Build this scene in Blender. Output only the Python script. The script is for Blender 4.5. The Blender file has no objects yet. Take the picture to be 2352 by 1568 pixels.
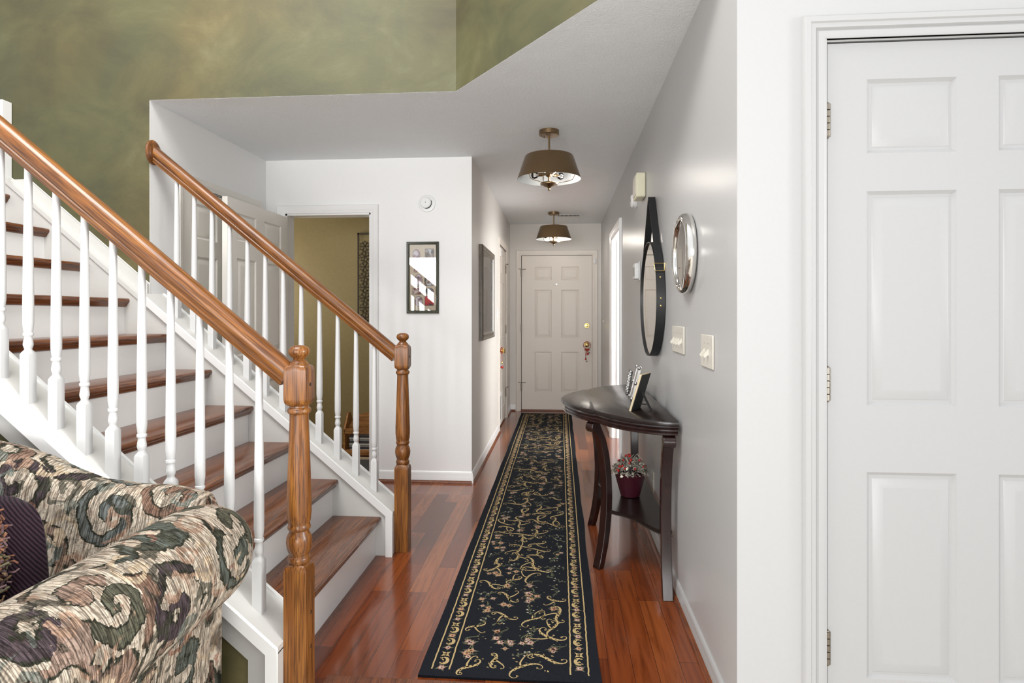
import bpy, math, random
from mathutils import Vector, Matrix, noise
R = math.radians
PI = math.pi
random.seed(7)
SC = bpy.context.scene
COL = SC.collection

# ------------------------------------------------------------------ camera
cd = bpy.data.cameras.new('camera'); cam = bpy.data.objects.new('camera', cd); COL.objects.link(cam)
cam.location = (0, 0, 1.26); cam.rotation_euler = (R(90), 0, R(4.533))
cd.sensor_width = 36; cd.lens = 36*1400/2352; cd.shift_y = -62/2352; cd.clip_start = .05
SC.camera = cam
# ------------------------------------------------------------------ world, lights, exposure
w = bpy.data.worlds.new('world'); SC.world = w; w.use_nodes = True
w.node_tree.nodes['Background'].inputs[0].default_value = (.97, .98, 1, 1)
w.node_tree.nodes['Background'].inputs[1].default_value = .42
def area(name, loc, rot, sx, sy, power, col=(1, 1, 1), spread=180):
    l = bpy.data.lights.new(name, 'AREA'); l.shape = 'RECTANGLE'; l.size = sx; l.size_y = sy
    l.energy = power; l.color = col; l.spread = R(spread)
    o = bpy.data.objects.new(name, l); COL.objects.link(o); o.location = loc; o.rotation_euler = rot; return o
area('living_room_window_light', (-.7, -7.5, 1.25), (R(92), 0, 0), 5.0, 2.4, 170, (1, .99, .97))
area('living_room_side_window_light', (-2.65, -3.0, 1.6), (R(90), 0, 0), 1.3, 1.6, 22, (.98, .99, 1))
area('side_room_window_light', (2.6, 5.3, 1.4), (R(90), 0, R(90)), 1.6, 1.6, 45, (1, .99, .97))
area('stair_fill_light', (-1.6, 1.3, 4.1), (R(10), 0, 0), 1.4, 1.4, 40, (1, .98, .94))  # added overhead light out of view, lifts stairs, back wall and ceiling
area('riser_fill_light', (3.2, .3, 1.7), (R(90), 0, R(95)), 1.5, 1.6, 24, (1, .99, .97), 75)  # added light out of view on the right, brightens the risers
area('office_window_light', (-3.15, 5.1, 1.5), (R(90), 0, R(-90)), .9, 1.0, 5, (1, .96, .88))
SC.view_settings.view_transform = 'Standard'; SC.view_settings.look = 'None'
SC.view_settings.gamma = 1; SC.view_settings.use_curve_mapping = False
SC.view_settings.exposure = 1.45

# ------------------------------------------------------------------ materials
def nt(name):
    m = bpy.data.materials.new(name); m.use_nodes = True; n = m.node_tree
    return m, n, n.nodes, n.links, n.nodes['Principled BSDF']
def ramp(N, stops, interp='LINEAR'):
    r = N.new('ShaderNodeValToRGB'); r.color_ramp.interpolation = interp
    e = r.color_ramp.elements
    while len(e) < len(stops): e.new(.5)
    for i, (p, c) in enumerate(stops):
        e[i].position = p; e[i].color = (*c, 1) if len(c) == 3 else c
    return r
def coords(N, L, scale, kind='Object', rot=(0, 0, 0)):
    t = N.new('ShaderNodeTexCoord'); m = N.new('ShaderNodeMapping')
    m.inputs['Scale'].default_value = scale; m.inputs['Rotation'].default_value = rot
    L.new(t.outputs[kind], m.inputs[0]); return m.outputs[0]
def ntex(N, L, vec, scale, detail=3, rough=.5, dist=0):
    t = N.new('ShaderNodeTexNoise'); t.inputs['Scale'].default_value = scale
    t.inputs['Detail'].default_value = detail; t.inputs['Roughness'].default_value = rough
    t.inputs['Distortion'].default_value = dist; L.new(vec, t.inputs['Vector']); return t
def bump(N, L, b, h, strength, dist=.01):
    x = N.new('ShaderNodeBump'); x.inputs['Strength'].default_value = strength; x.inputs['Distance'].default_value = dist
    L.new(h, x.inputs['Height']); L.new(x.outputs[0], b.inputs['Normal'])
def mixc(N, L, fac, a, b, mode='MIX'):
    x = N.new('ShaderNodeMix'); x.data_type = 'RGBA'; x.blend_type = mode
    if hasattr(fac, 'links'): L.new(fac, x.inputs[0])
    else: x.inputs[0].default_value = fac
    for s, v in ((6, a), (7, b)):
        if hasattr(v, 'links'): L.new(v, x.inputs[s])
        else: x.inputs[s].default_value = (*v, 1)
    return x.outputs[2]
def paint(name, col, rough=.5, nscale=60, bs=.05, metal=0, spec=.5, coat=0, var=.03):
    m, n, N, L, b = nt(name)
    v = coords(N, L, (1, 1, 1)); t = ntex(N, L, v, nscale, 4)
    r = ramp(N, [(.3, tuple(c*(1-var) for c in col)), (.7, tuple(min(1, c*(1+var)) for c in col))])
    L.new(t.outputs[0], r.inputs[0]); L.new(r.outputs[0], b.inputs['Base Color'])
    b.inputs['Roughness'].default_value = rough; b.inputs['Metallic'].default_value = metal
    b.inputs['Specular IOR Level'].default_value = spec; b.inputs['Coat Weight'].default_value = coat
    if bs: bump(N, L, b, t.outputs[0], bs, .004)
    return m
def wood(name, cols, axis, rough=.34, coat=.15, s=1.0):
    m, n, N, L, b = nt(name)
    sc = [14*s, 14*s, 14*s]; sc[axis] = 1.1*s
    t = ntex(N, L, coords(N, L, sc), 2.2, 5, .55, .6)
    r = ramp(N, [(.25, cols[0]), (.5, cols[1]), (.75, cols[2])]); L.new(t.outputs[0], r.inputs[0])
    sc2 = [160*s, 160*s, 160*s]; sc2[axis] = 5*s
    t2 = ntex(N, L, coords(N, L, sc2), 1.5, 2)
    r2 = ramp(N, [(.40, (.30, .26, .24)), (.52, (1, 1, 1))]); L.new(t2.outputs[0], r2.inputs[0])
    L.new(mixc(N, L, .75, r.outputs[0], r2.outputs[0], 'MULTIPLY'), b.inputs['Base Color'])
    b.inputs['Roughness'].default_value = rough; b.inputs['Coat Weight'].default_value = coat; b.inputs['Coat Roughness'].default_value = .12
    bump(N, L, b, t2.outputs[0], .06, .002); return m

def m_green():
    m, n, N, L, b = nt('sponged_green_paint')
    v = coords(N, L, (1, 1, 1.3))
    t = ntex(N, L, v, 2.3, 5, .62, .5)
    r = ramp(N, [(.28, (.056, .050, .022)), (.47, (.082, .072, .029)), (.62, (.106, .091, .036)), (.78, (.145, .128, .062))])
    L.new(t.outputs[0], r.inputs[0])
    t2 = ntex(N, L, coords(N, L, (.8, 1, .8), rot=(0, 0, .4)), 1.7, 3, .5, .3)
    r2 = ramp(N, [(.40, (.84, .95, .98)), (.62, (1.06, 1.0, .90))]); L.new(t2.outputs[0], r2.inputs[0])
    L.new(mixc(N, L, .9, r.outputs[0], r2.outputs[0], 'MULTIPLY'), b.inputs['Base Color'])
    b.inputs['Roughness'].default_value = .6
    t3 = ntex(N, L, v, 70, 3); bump(N, L, b, t3.outputs[0], .12, .004); return m
def m_ceiling():
    m, n, N, L, b = nt('stomped_texture_ceiling')
    v = coords(N, L, (1, 1, 1))
    vo = N.new('ShaderNodeTexVoronoi'); vo.inputs['Scale'].default_value = 6; L.new(v, vo.inputs['Vector'])
    t = ntex(N, L, v, 42, 4, .6, 2.5)
    a = N.new('ShaderNodeMath'); a.operation = 'MULTIPLY_ADD'; L.new(t.outputs[0], a.inputs[0]); a.inputs[1].default_value = 1.2
    L.new(vo.outputs['Distance'], a.inputs[2])
    b.inputs['Base Color'].default_value = (.90, .935, .955, 1); b.inputs['Roughness'].default_value = .7
    bump(N, L, b, a.outputs[0], .5, .008); return m
def m_floor():
    m, n, N, L, b = nt('cherry_plank_floor')
    t = N.new('ShaderNodeTexCoord'); sp = N.new('ShaderNodeSeparateXYZ'); cb = N.new('ShaderNodeCombineXYZ')
    L.new(t.outputs['Object'], sp.inputs[0]); L.new(sp.outputs[1], cb.inputs[0]); L.new(sp.outputs[0], cb.inputs[1])
    br = N.new('ShaderNodeTexBrick'); br.inputs['Scale'].default_value = 1
    br.inputs['Brick Width'].default_value = .75; br.inputs['Row Height'].default_value = .086
    br.inputs['Mortar Size'].default_value = .0011; br.inputs['Mortar Smooth'].default_value = .1
    br.offset = .37; br.offset_frequency = 2; br.squash = 1.35; br.squash_frequency = 3
    br.inputs['Color1'].default_value = (.0, 0, 0, 1); br.inputs['Color2'].default_value = (1, 1, 1, 1); br.inputs['Mortar'].default_value = (.5, .5, .5, 1)
    L.new(cb.outputs[0], br.inputs[0])
    r = ramp(N, [(0, (.095, .019, .006)), (.35, (.165, .037, .010)), (.7, (.23, .057, .014)), (1, (.29, .087, .024))]); L.new(br.outputs[0], r.inputs[0])
    g = ntex(N, L, coords(N, L, (26, 1.6, 1)), 1.6, 5, .6, .8)
    gr = ramp(N, [(.3, (.50, .42, .38)), (.5, (1, 1, 1)), (.8, (1.25, 1.25, 1.2))]); L.new(g.outputs[0], gr.inputs[0])
    c = mixc(N, L, .85, r.outputs[0], gr.outputs[0], 'MULTIPLY')
    c2 = mixc(N, L, br.outputs['Fac'], c, (.05, .015, .008))
    L.new(c2, b.inputs['Base Color'])
    b.inputs['Roughness'].default_value = .2; b.inputs['Coat Weight'].default_value = .3; b.inputs['Coat Roughness'].default_value = .06
    bump(N, L, b, br.outputs['Fac'], -.25, .002); return m
def m_tapestry(name, streak):
    m, n, N, L, b = nt(name)
    def mth(op, a, c=None, d=None):
        x = N.new('ShaderNodeMath'); x.operation = op
        for k, v in enumerate((a, c, d)):
            if v is None: continue
            if hasattr(v, 'links'): L.new(v, x.inputs[k])
            else: x.inputs[k].default_value = v
        return x.outputs[0]
    v = coords(N, L, (1, 1, 1))
    wn = ntex(N, L, v, 20, 4, .65); wa = N.new('ShaderNodeVectorMath'); wa.operation = 'MULTIPLY_ADD'
    L.new(wn.outputs['Color'], wa.inputs[0]); wa.inputs[1].default_value = (.046, .046, .046); L.new(v, wa.inputs[2])
    def motif(scale, twist, arms):
        vo = N.new('ShaderNodeTexVoronoi'); vo.inputs['Scale'].default_value = scale; vo.inputs['Randomness'].default_value = .85; L.new(wa.outputs[0], vo.inputs['Vector'])
        su = N.new('ShaderNodeVectorMath'); su.operation = 'SUBTRACT'; L.new(wa.outputs[0], su.inputs[0]); L.new(vo.outputs['Position'], su.inputs[1])
        sp = N.new('ShaderNodeSeparateXYZ'); L.new(su.outputs[0], sp.inputs[0])
        y7 = mth('MULTIPLY', sp.outputs[1], .7)
        ang = mth('ARCTAN2', mth('ADD', sp.outputs[2], y7), mth('ADD', sp.outputs[0], y7))
        ph = mth('MULTIPLY', mth('POWER', vo.outputs['Distance'], .6), twist)
        sc = N.new('ShaderNodeSeparateColor'); L.new(vo.outputs['Color'], sc.inputs[0])
        val = mth('SINE', mth('ADD', mth('MULTIPLY', ang, float(arms)), mth('ADD', ph, mth('MULTIPLY', sc.outputs[0], 12))))
        val = mth('SUBTRACT', val, mth('MULTIPLY', mth('POWER', vo.outputs['Distance'], 2.0), 2.4))
        return val, sc
    C = (.34, .295, .24); D = (.022, .023, .015)
    v1, sc1 = motif(6.6, 15.0, 1)
    pal = ramp(N, [(0, (.15, .095, .07)), (.18, (.075, .085, .072)), (.38, (.20, .14, .11)), (.54, (.050, .037, .042)), (.66, (.070, .070, .050)), (.78, (.22, .16, .13)), (.90, (.095, .105, .10))], 'CONSTANT'); L.new(sc1.outputs[1], pal.inputs[0])
    mk = ramp(N, [(.36, (0, 0, 0)), (.40, (1, 1, 1))]); L.new(mth('MULTIPLY_ADD', v1, .5, .5), mk.inputs[0])
    c = mixc(N, L, mk.outputs[0], C, pal.outputs[0])
    ol = ramp(N, [(.27, (0, 0, 0)), (.34, (1, 1, 1)), (.44, (1, 1, 1)), (.56, (0, 0, 0))]); L.new(mth('MULTIPLY_ADD', v1, .5, .5), ol.inputs[0])
    c = mixc(N, L, ol.outputs[0], c, D)
    v2, sc2 = motif(12, 15.0, 1)
    m2 = ramp(N, [(.40, (0, 0, 0)), (.50, (1, 1, 1))]); L.new(mth('MULTIPLY_ADD', v2, .5, .5), m2.inputs[0])
    pal2 = ramp(N, [(0, (.27, .18, .13)), (.22, (.035, .036, .025)), (.42, (.38, .30, .21)), (.60, (.11, .125, .11)), (.76, (.20, .11, .08)), (.88, (.05, .045, .035))], 'CONSTANT'); L.new(sc2.outputs[1], pal2.inputs[0])
    c = mixc(N, L, mixc(N, L, .8, (0, 0, 0), m2.outputs[0]), c, pal2.outputs[0])
    v3 = ntex(N, L, coords(N, L, (1, 1, 1), rot=(.3, .2, .9)), 17, 2, .5, 2)
    vr = ramp(N, [(.455, (1, 1, 1)), (.49, (.22, .20, .15)), (.525, (1, 1, 1)), (.60, (1, .9, .84)), (.66, (.5, .42, .36))]); L.new(v3.outputs[0], vr.inputs[0])
    c = mixc(N, L, .6, c, vr.outputs[0], 'MULTIPLY')
    st = ntex(N, L, coords(N, L, streak, rot=(0, 0, .12)), 1, 2, .6)
    sr = ramp(N, [(.38, (.26, .24, .23)), (.5, (.85, .83, .80)), (.60, (1.65, 1.65, 1.65))]); L.new(st.outputs[0], sr.inputs[0])
    L.new(mixc(N, L, .85, c, sr.outputs[0], 'MULTIPLY'), b.inputs['Base Color'])
    b.inputs['Roughness'].default_value = .85; b.inputs['Specular IOR Level'].default_value = .15
    bump(N, L, b, st.outputs[0], .5, .003); return m
def m_corduroy():
    m, n, N, L, b = nt('plum_corduroy')
    v = coords(N, L, (1, 1, 1)); wv = N.new('ShaderNodeTexWave'); wv.inputs['Scale'].default_value = 55
    wv.inputs['Distortion'].default_value = 1.5; wv.bands_direction = 'DIAGONAL'; L.new(v, wv.inputs[0])
    r = ramp(N, [(.2, (.008, .004, .007)), (.8, (.034, .018, .026))]); L.new(wv.outputs[0], r.inputs[0])
    L.new(r.outputs[0], b.inputs['Base Color']); b.inputs['Roughness'].default_value = .9; b.inputs['Specular IOR Level'].default_value = .08; b.inputs['Sheen Weight'].default_value = .06
    bump(N, L, b, wv.outputs[0], .5, .003); return m
def m_rug():
    m, n, N, L, b = nt('black_rug_pile')
    t = ntex(N, L, coords(N, L, (1, 1, 1)), 420, 2)
    r = ramp(N, [(.3, (.006, .007, .010)), (.7, (.020, .023, .030))]); L.new(t.outputs[0], r.inputs[0])
    L.new(r.outputs[0], b.inputs['Base Color']); b.inputs['Roughness'].default_value = .95; b.inputs['Specular IOR Level'].default_value = .1
    bump(N, L, b, t.outputs[0], .6, .003); return m

WHITE = paint('white_wall_paint', (.88, .88, .875), .5, 90, .04, var=.008)
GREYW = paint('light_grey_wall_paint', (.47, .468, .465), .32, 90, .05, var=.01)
BEIGEW = paint('warm_white_wall_paint', (.74, .715, .675), .5, 90, .04, var=.01)
TRIM = paint('white_gloss_trim', (.88, .88, .875), .28, 40, .02, var=.006)
DOORM = paint('darkened_white_door_paint', (.40, .40, .40), .35, 120, .04, var=.008)  # closet door white, darkened to offset the strong light falling there
DOORW = paint('warm_white_door_paint', (.78, .725, .66), .4, 120, .04, var=.008)
CTRIM = paint('darkened_white_closet_trim', (.43, .43, .428), .3, 40, .02, var=.006)  # white trim in a darkened copy, offsets strong light near the closet
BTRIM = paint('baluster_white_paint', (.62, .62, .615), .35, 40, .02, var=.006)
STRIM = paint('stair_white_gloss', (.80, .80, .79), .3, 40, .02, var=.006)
LDOOR = paint('cream_door_paint', (.86, .83, .77), .4, 120, .04, var=.008)
GREYT = paint('light_grey_frame_paint', (.40, .395, .375), .4, 40, .02, var=.01)
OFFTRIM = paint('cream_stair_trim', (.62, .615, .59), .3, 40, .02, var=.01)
CEIL = m_ceiling(); GREEN = m_green(); FLOOR = m_floor()
OLIVE = paint('olive_gold_paint', (.30, .235, .105), .55, 50, .06, var=.05)
OAKC = [(.095, .028, .006), (.225, .080, .015), (.38, .155, .030)]
OAKX = wood('oak_grain_lengthwise', OAKC, 0); OAKZ = wood('oak_grain_upright', OAKC, 2); OAKY = wood('oak_tread_wood', [(.09, .027, .009), (.155, .050, .016), (.225, .080, .028)], 1, .24, .25)
PINE = wood('honey_pine_wood', [(.35, .15, .04), (.48, .22, .07), (.55, .28, .1)], 0, .4, .1)
ESP = wood('espresso_mahogany_wood', [(.010, .004, .004), (.020, .007, .006), (.036, .013, .011)], 2, .22, .5)
ESPT = wood('espresso_table_top_wood', [(.009, .006, .006), (.014, .009, .008), (.022, .013, .011)], 1, .24, .08)
CHERRY = wood('cherry_quarter_round_wood', [(.12, .03, .010), (.20, .055, .016), (.26, .085, .025)], 1, .45, .05)
BRASS = paint('antique_brass', (.27, .185, .105), .32, 30, 0, metal=1)
BRIGHTB = paint('polished_brass', (.75, .55, .22), .15, 30, 0, metal=1)
NICKEL = paint('aged_nickel_hinge', (.26, .23, .19), .3, 30, 0, metal=1)
CHROME = paint('polished_chrome', (.80, .79, .76), .07, 10, 0, metal=1)
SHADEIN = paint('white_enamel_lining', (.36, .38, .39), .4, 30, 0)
BLACK = paint('black_leather', (.012, .012, .013), .45, 200, .1)
BLACKB = paint('black_velvet_backing', (.010, .010, .010), .7, 200, .1)
MIRR = paint('mirror_silvering', (.88, .88, .87), .01, 5, 0, metal=1, var=.002)
DKLINE = paint('dark_gap', (.02, .018, .015), .8, 50, 0)
ALMOND = paint('almond_plastic', (.62, .59, .52), .4, 30, 0)
YELP = paint('yellowed_plastic', (.72, .70, .52), .4, 30, 0)
WPL = paint('white_plastic', (.83, .84, .84), .35, 30, 0)
GPL = paint('grey_plastic', (.38, .37, .36), .4, 30, 0)
FAB = m_tapestry('tapestry_fabric_back', (300, 22, 22)); FABA = m_tapestry('tapestry_fabric_arm', (22, 300, 22)); CORD = m_corduroy(); RUGM = m_rug()
GOLD = paint('rug_gold_wool', (.50, .37, .18), .95, 300, .4, spec=.1, var=.2)
PINK = paint('rug_rose_wool', (.42, .23, .16), .95, 300, .4, spec=.1, var=.2)
RED = paint('rug_burgundy_wool', (.16, .035, .04), .95, 300, .4, spec=.1, var=.2)
SAGE = paint('rug_sage_wool', (.125, .13, .082), .95, 300, .4, spec=.1, var=.2)
CRM = paint('rug_cream_wool', (.55, .50, .42), .95, 300, .4, spec=.1, var=.2)
REDG = paint('red_glass_bead', (.5, .01, .01), .1, 10, 0, spec=.8)
REDR = paint('red_ribbon', (.42, .05, .02), .6, 60, .1)
CARPET = paint('beige_carpet', (.68, .63, .56), .95, 400, .6)

def glass(name, rough=0, tint=(1, 1, 1), ior=1.5):
    m, n, N, L, b = nt(name)
    b.inputs['Base Color'].default_value = (*tint, 1); b.inputs['Transmission Weight'].default_value = 1
    b.inputs['Roughness'].default_value = rough; b.inputs['IOR'].default_value = ior; return m
def clear(name):   # thin pane: transparent with a real reflective surface
    m, n, N, L, b = nt(name)
    N.remove(b); tr = N.new('ShaderNodeBsdfTransparent'); gl = N.new('ShaderNodeBsdfGlossy'); fr = N.new('ShaderNodeFresnel'); mx = N.new('ShaderNodeMixShader')
    gl.inputs['Roughness'].default_value = .01; fr.inputs[0].default_value = 1.75
    L.new(fr.outputs[0], mx.inputs[0]); L.new(tr.outputs[0], mx.inputs[1]); L.new(gl.outputs[0], mx.inputs[2])
    L.new(mx.outputs[0], N['Material Output'].inputs[0]); return m
GLASS = clear('picture_glass'); BULB = clear('bulb_glass')

# ------------------------------------------------------------------ mesh helpers
class MB:
    def __init__(s): s.v = []; s.f = []; s.m = []
    def add(s, vs, fs, m=0):
        o = len(s.v); s.v += [tuple(p) for p in vs]
        for f in fs: s.f.append([o+i for i in f]); s.m.append(m)
        return s
    def box(s, x0, x1, y0, y1, z0, z1, m=0):
        return s.add([(x0, y0, z0), (x1, y0, z0), (x1, y1, z0), (x0, y1, z0), (x0, y0, z1), (x1, y0, z1), (x1, y1, z1), (x0, y1, z1)],
              [(0, 3, 2, 1), (4, 5, 6, 7), (0, 1, 5, 4), (1, 2, 6, 5), (2, 3, 7, 6), (3, 0, 4, 7)], m)
    def prism(s, poly, ax, a, b, m=0):
        def P(p, t):
            return (t, p[0], p[1]) if ax == 0 else (p[0], t, p[1]) if ax == 1 else (p[0], p[1], t)
        n = len(poly)
        s.add([P(p, a) for p in poly]+[P(p, b) for p in poly],
              [tuple(range(n)), tuple(range(2*n-1, n-1, -1))]+[(i, (i+1) % n, n+(i+1) % n, n+i) for i in range(n)], m); return s
    def loft(s, rings, m=0, cap=True, close=False):
        n = len(rings[0]); vs = [p for r in rings for p in r]; fs = []
        k = len(rings)
        for i in range(k-(0 if close else 1)):
            for j in range(n):
                a = i*n+j; b = i*n+(j+1) % n; i2 = ((i+1) % k)*n
                fs.append((a, b, i2+(j+1) % n, i2+j))
        if cap and not close: fs += [tuple(range(n-1, -1, -1)), tuple(range((k-1)*n, k*n))]
        return s.add(vs, fs, m)
    def lathe(s, prof, c=(0, 0, 0), ax=2, seg=24, m=0, cap=True):
        rings = []
        for r, z in prof:
            ring = []
            for j in range(seg):
                a = 2*PI*j/seg; u, v = r*math.cos(a), r*math.sin(a)
                p = (z, u, v) if ax == 0 else (v, z, u) if ax == 1 else (u, v, z)
                ring.append((c[0]+p[0], c[1]+p[1], c[2]+p[2]))
            rings.append(ring)
        return s.loft(rings, m, cap)
    def tube(s, path, r, seg=8, m=0, close=False):
        P = [Vector(p) for p in path]; rings = []; n = len(P); up = Vector((0, 0, 1))
        for i, p in enumerate(P):
            if close: t = P[(i+1) % n]-P[i-1]
            else: t = P[min(i+1, n-1)]-P[max(i-1, 0)]
            t.normalize(); x = t.cross(up)
            if x.length < .05: x = t.cross(Vector((1, 0, 0)))
            x.normalize(); y = t.cross(x); rr = r[i] if isinstance(r, (list, tuple)) else r
            rings.append([tuple(p+rr*(math.cos(2*PI*j/seg)*x+math.sin(2*PI*j/seg)*y)) for j in range(seg)])
        return s.loft(rings, m, not close, close)
    def sphere(s, c, r, m=0, seg=12, sz=1):
        k = seg//2
        return s.lathe([(max(1e-4, r*math.sin(PI*i/k)), -r*sz*math.cos(PI*i/k)) for i in range(k+1)], c, 2, seg, m)
    def sqloft(s, prof, n=32, m=0):   # prof: (half width, z, roundness 0 square .. 1 circle)
        rings = []
        for h, z, q in prof:
            ring = []
            for j in range(n):
                a = 2*PI*j/n; c, d = math.cos(a), math.sin(a); k = 1/max(abs(c), abs(d)); f = k*(1-q)+q
                ring.append((h*c*f, h*d*f, z))
            rings.append(ring)
        return s.loft(rings, m)
    def xform(s, M): s.v = [tuple(M @ Vector(p)) for p in s.v]; return s
    def build(s, name, mats, parent=None, bevel=0, smooth=35, org=None):
        me = bpy.data.meshes.new(name)
        o = Vector(ORG.get(parent.name, (0, 0, 0))) if parent is not None else Vector(org or (0, 0, 0))
        me.from_pydata([tuple(Vector(p)-o) for p in s.v], [], s.f)
        if not isinstance(mats, (list, tuple)): mats = [mats]
        for x in mats: me.materials.append(x)
        me.polygons.foreach_set('material_index', s.m)
        me.update()
        if smooth:
            me.polygons.foreach_set('use_smooth', [True]*len(me.polygons)); me.set_sharp_from_angle(angle=R(smooth))
        ob = bpy.data.objects.new(name, me); COL.objects.link(ob)
        if parent is not None: ob.parent = parent; ORG[ob.name] = tuple(o)
        elif org: ob.location = org; ORG[ob.name] = tuple(org)
        if bevel:
            b = ob.modifiers.new('bevel', 'BEVEL'); b.width = bevel; b.segments = 2; b.limit_method = 'ANGLE'; b.angle_limit = R(40)
        return ob
ORG = {}
def tag(o, label, cat, group=None, kind=None):
    o['label'] = label; o['category'] = cat
    if group: o['group'] = group
    if kind: o['kind'] = kind
    return o
def thing(name, loc, label=None, cat=None, group=None, rotz=0):
    o = bpy.data.objects.new(name, None); COL.objects.link(o); o.location = loc; o.empty_display_size = .05; o.rotation_euler = (0, 0, rotz)
    ORG[o.name] = tuple(loc) if not rotz else (0, 0, 0)
    if label: tag(o, label, cat, group)
    return o
def struct(mb, name, mats, bevel=0, label=None):
    o = mb.build(name, mats, None, bevel); o['kind'] = 'structure'
    if label: o['label'] = label
    return o
def rot_about(ax, ang, c):
    c = Vector(c); return Matrix.Translation(c) @ Matrix.Rotation(ang, 4, ax) @ Matrix.Translation(-c)

XR = .525; YD = 1.865; CZ = 2.44; XN = -2.255; YW = 4.52; XH = -.66; YF = 7.96; YG = 3.19
# ------------------------------------------------------------------ floor / ceiling
struct(MB().box(-6, 3.2, 2.055, 8.2, -.06, 0), 'floor', FLOOR, label='glossy red brown cherry plank floor of the hall')
struct(MB().box(-6, 3.2, -3.4, 2.0, -.06, -.004), 'floor_living', CARPET)
struct(MB().prism([(2.0, -.004), (2.0, .008), (2.008, .014), (2.05, .014), (2.06, .008), (2.06, -.004)], 0, -.80, 3.0), 'trim_1', CHERRY, label='wooden threshold strip at the edge of the plank floor')
cl = MB().prism([(-3.4, 8.1), (-3.4, 3.30), (XN, 3.30), (XN, YG+.001), (-.55, YG+.001), (.557, 1.777), (.64, 1.87), (3.1, 4.3), (3.1, 8.1)], 2, CZ, CZ+.12)
struct(cl, 'ceiling', CEIL, label='white textured hall ceiling')

# ------------------------------------------------------------------ walls
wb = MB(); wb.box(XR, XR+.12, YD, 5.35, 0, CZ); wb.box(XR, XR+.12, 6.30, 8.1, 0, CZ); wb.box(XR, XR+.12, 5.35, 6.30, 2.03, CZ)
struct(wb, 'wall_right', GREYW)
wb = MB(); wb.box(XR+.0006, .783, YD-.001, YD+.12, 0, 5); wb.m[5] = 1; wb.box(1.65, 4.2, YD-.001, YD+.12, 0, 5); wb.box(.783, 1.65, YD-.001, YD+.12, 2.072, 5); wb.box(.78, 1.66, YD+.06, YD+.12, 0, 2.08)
struct(wb, 'wall_closet', [paint('darkened_white_closet_wall', (.44, .44, .439), .5, 90, .04, var=.008), GREYW])  # white wall colour lowered to counter overexposure from the room lights
wb = MB(); wb.box(-1.2, -.52, YF, YF+.14, 0, CZ); wb.box(.425, .8, YF, YF+.14, 0, CZ); wb.box(-.52, .425, YF, YF+.14, 2.04, CZ); wb.box(-.53, .44, YF+.08, YF+.14, 0, 2.05)
struct(wb, 'wall_front', BEIGEW)
wb = MB(); wb.box(XH-.12, XH, YW+.0, 6.54, 0, CZ); wb.box(XH-.12, XH, 7.44, YF+.1, 0, CZ); wb.box(XH-.12, XH, 6.54, 7.44, 2.03, CZ); wb.box(XH-.12, XH-.06, 6.5, 7.5, 0, 2.04)
struct(wb, 'wall_hall_left', BEIGEW)
wb = MB(); wb.box(XN, -2.10, YW-.001, YW+.12, 0, CZ); wb.box(-1.431, XH-.001, YW-.001, YW+.12, 0, CZ); wb.box(-2.10, -1.431, YW-.001, YW+.12, 2.03, CZ)
struct(wb, 'wall_back', WHITE)
wb = MB(); wb.box(XN-.12, XN, YG+.002, 3.50, 0, CZ); wb.box(XN-.12, XN, 4.38, YW+.1, 0, CZ); wb.box(XN-.12, XN, 3.50, 4.38, 2.05, CZ); wb.box(XN-.12, XN-.06, 3.45, 4.45, 0, 2.06)
struct(wb, 'wall_nook', WHITE)
wb = MB(); wb.box(-6, XN-.002, YG, YG+.11, 0, 5); wb.box(XN-.002, -.55, YG, YG+.11, CZ+.0008, 5)
wb.prism([(-.55, YG), (.557, 1.775), (.65, 1.84), (-.50, YG+.11), (-.55, YG+.11)], 2, CZ+.0008, 5)
struct(wb, 'wall_stair', GREEN, label='sponge-painted olive green wall above the stairs')
wb = MB(); wb.box(-3.4, XH-.121, 5.75, 5.85, 0, CZ); wb.box(-3.4, -3.3, 4.64, 5.75, 0, CZ); wb.box(XH-.16, XH-.121, 4.64, 5.75, 0, CZ); wb.box(-3.4, -2.10, YW+.121, YW+.13, 0, CZ)
struct(wb, 'wall_office', OLIVE, label='olive gold wall seen through the open doorway')
wb = MB(); wb.box(XR+.12, 3.0, 7.3, 7.4, 0, CZ); wb.box(3.0, 3.1, 4.3, 7.4, 0, CZ); wb.box(XR+.12, 3.0, 4.2, 4.3, 0, CZ)
struct(wb, 'wall_side_room', WHITE)

# ------------------------------------------------------------------ casings, baseboards
PROF = [(0, 0), (0, .010), (.006, .013), (.022, .014), (.028, .018), (.040, .018), (.050, .021), (.057, .022), (.061, .016), (.062, 0)]
def casing(x0, x1, h, prof=PROF, z0=0):    # local: x across, z up, wall face y=0, room towards -y
    mb = MB(); rings = []
    for (px, pz, dx, dz) in ((x0, z0, -1, 0), (x0, h, -1, 1), (x1, h, 1, 1), (x1, z0, 1, 0)):
        rings.append([(px+dx*o, -d, pz+dz*o) for o, d in prof])
    return mb.loft(rings)
def jamb(mb, x0, x1, h, depth, t=.018):
    mb.box(x0-.002, x0+t, 0, depth, 0, h); mb.box(x1-t, x1+.002, 0, depth, 0, h); mb.box(x0, x1, 0, depth, h-t, h+.002)
def place(loc, rz): return Matrix.Translation(Vector(loc)) @ Matrix.Rotation(rz, 4, 'Z')
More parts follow.
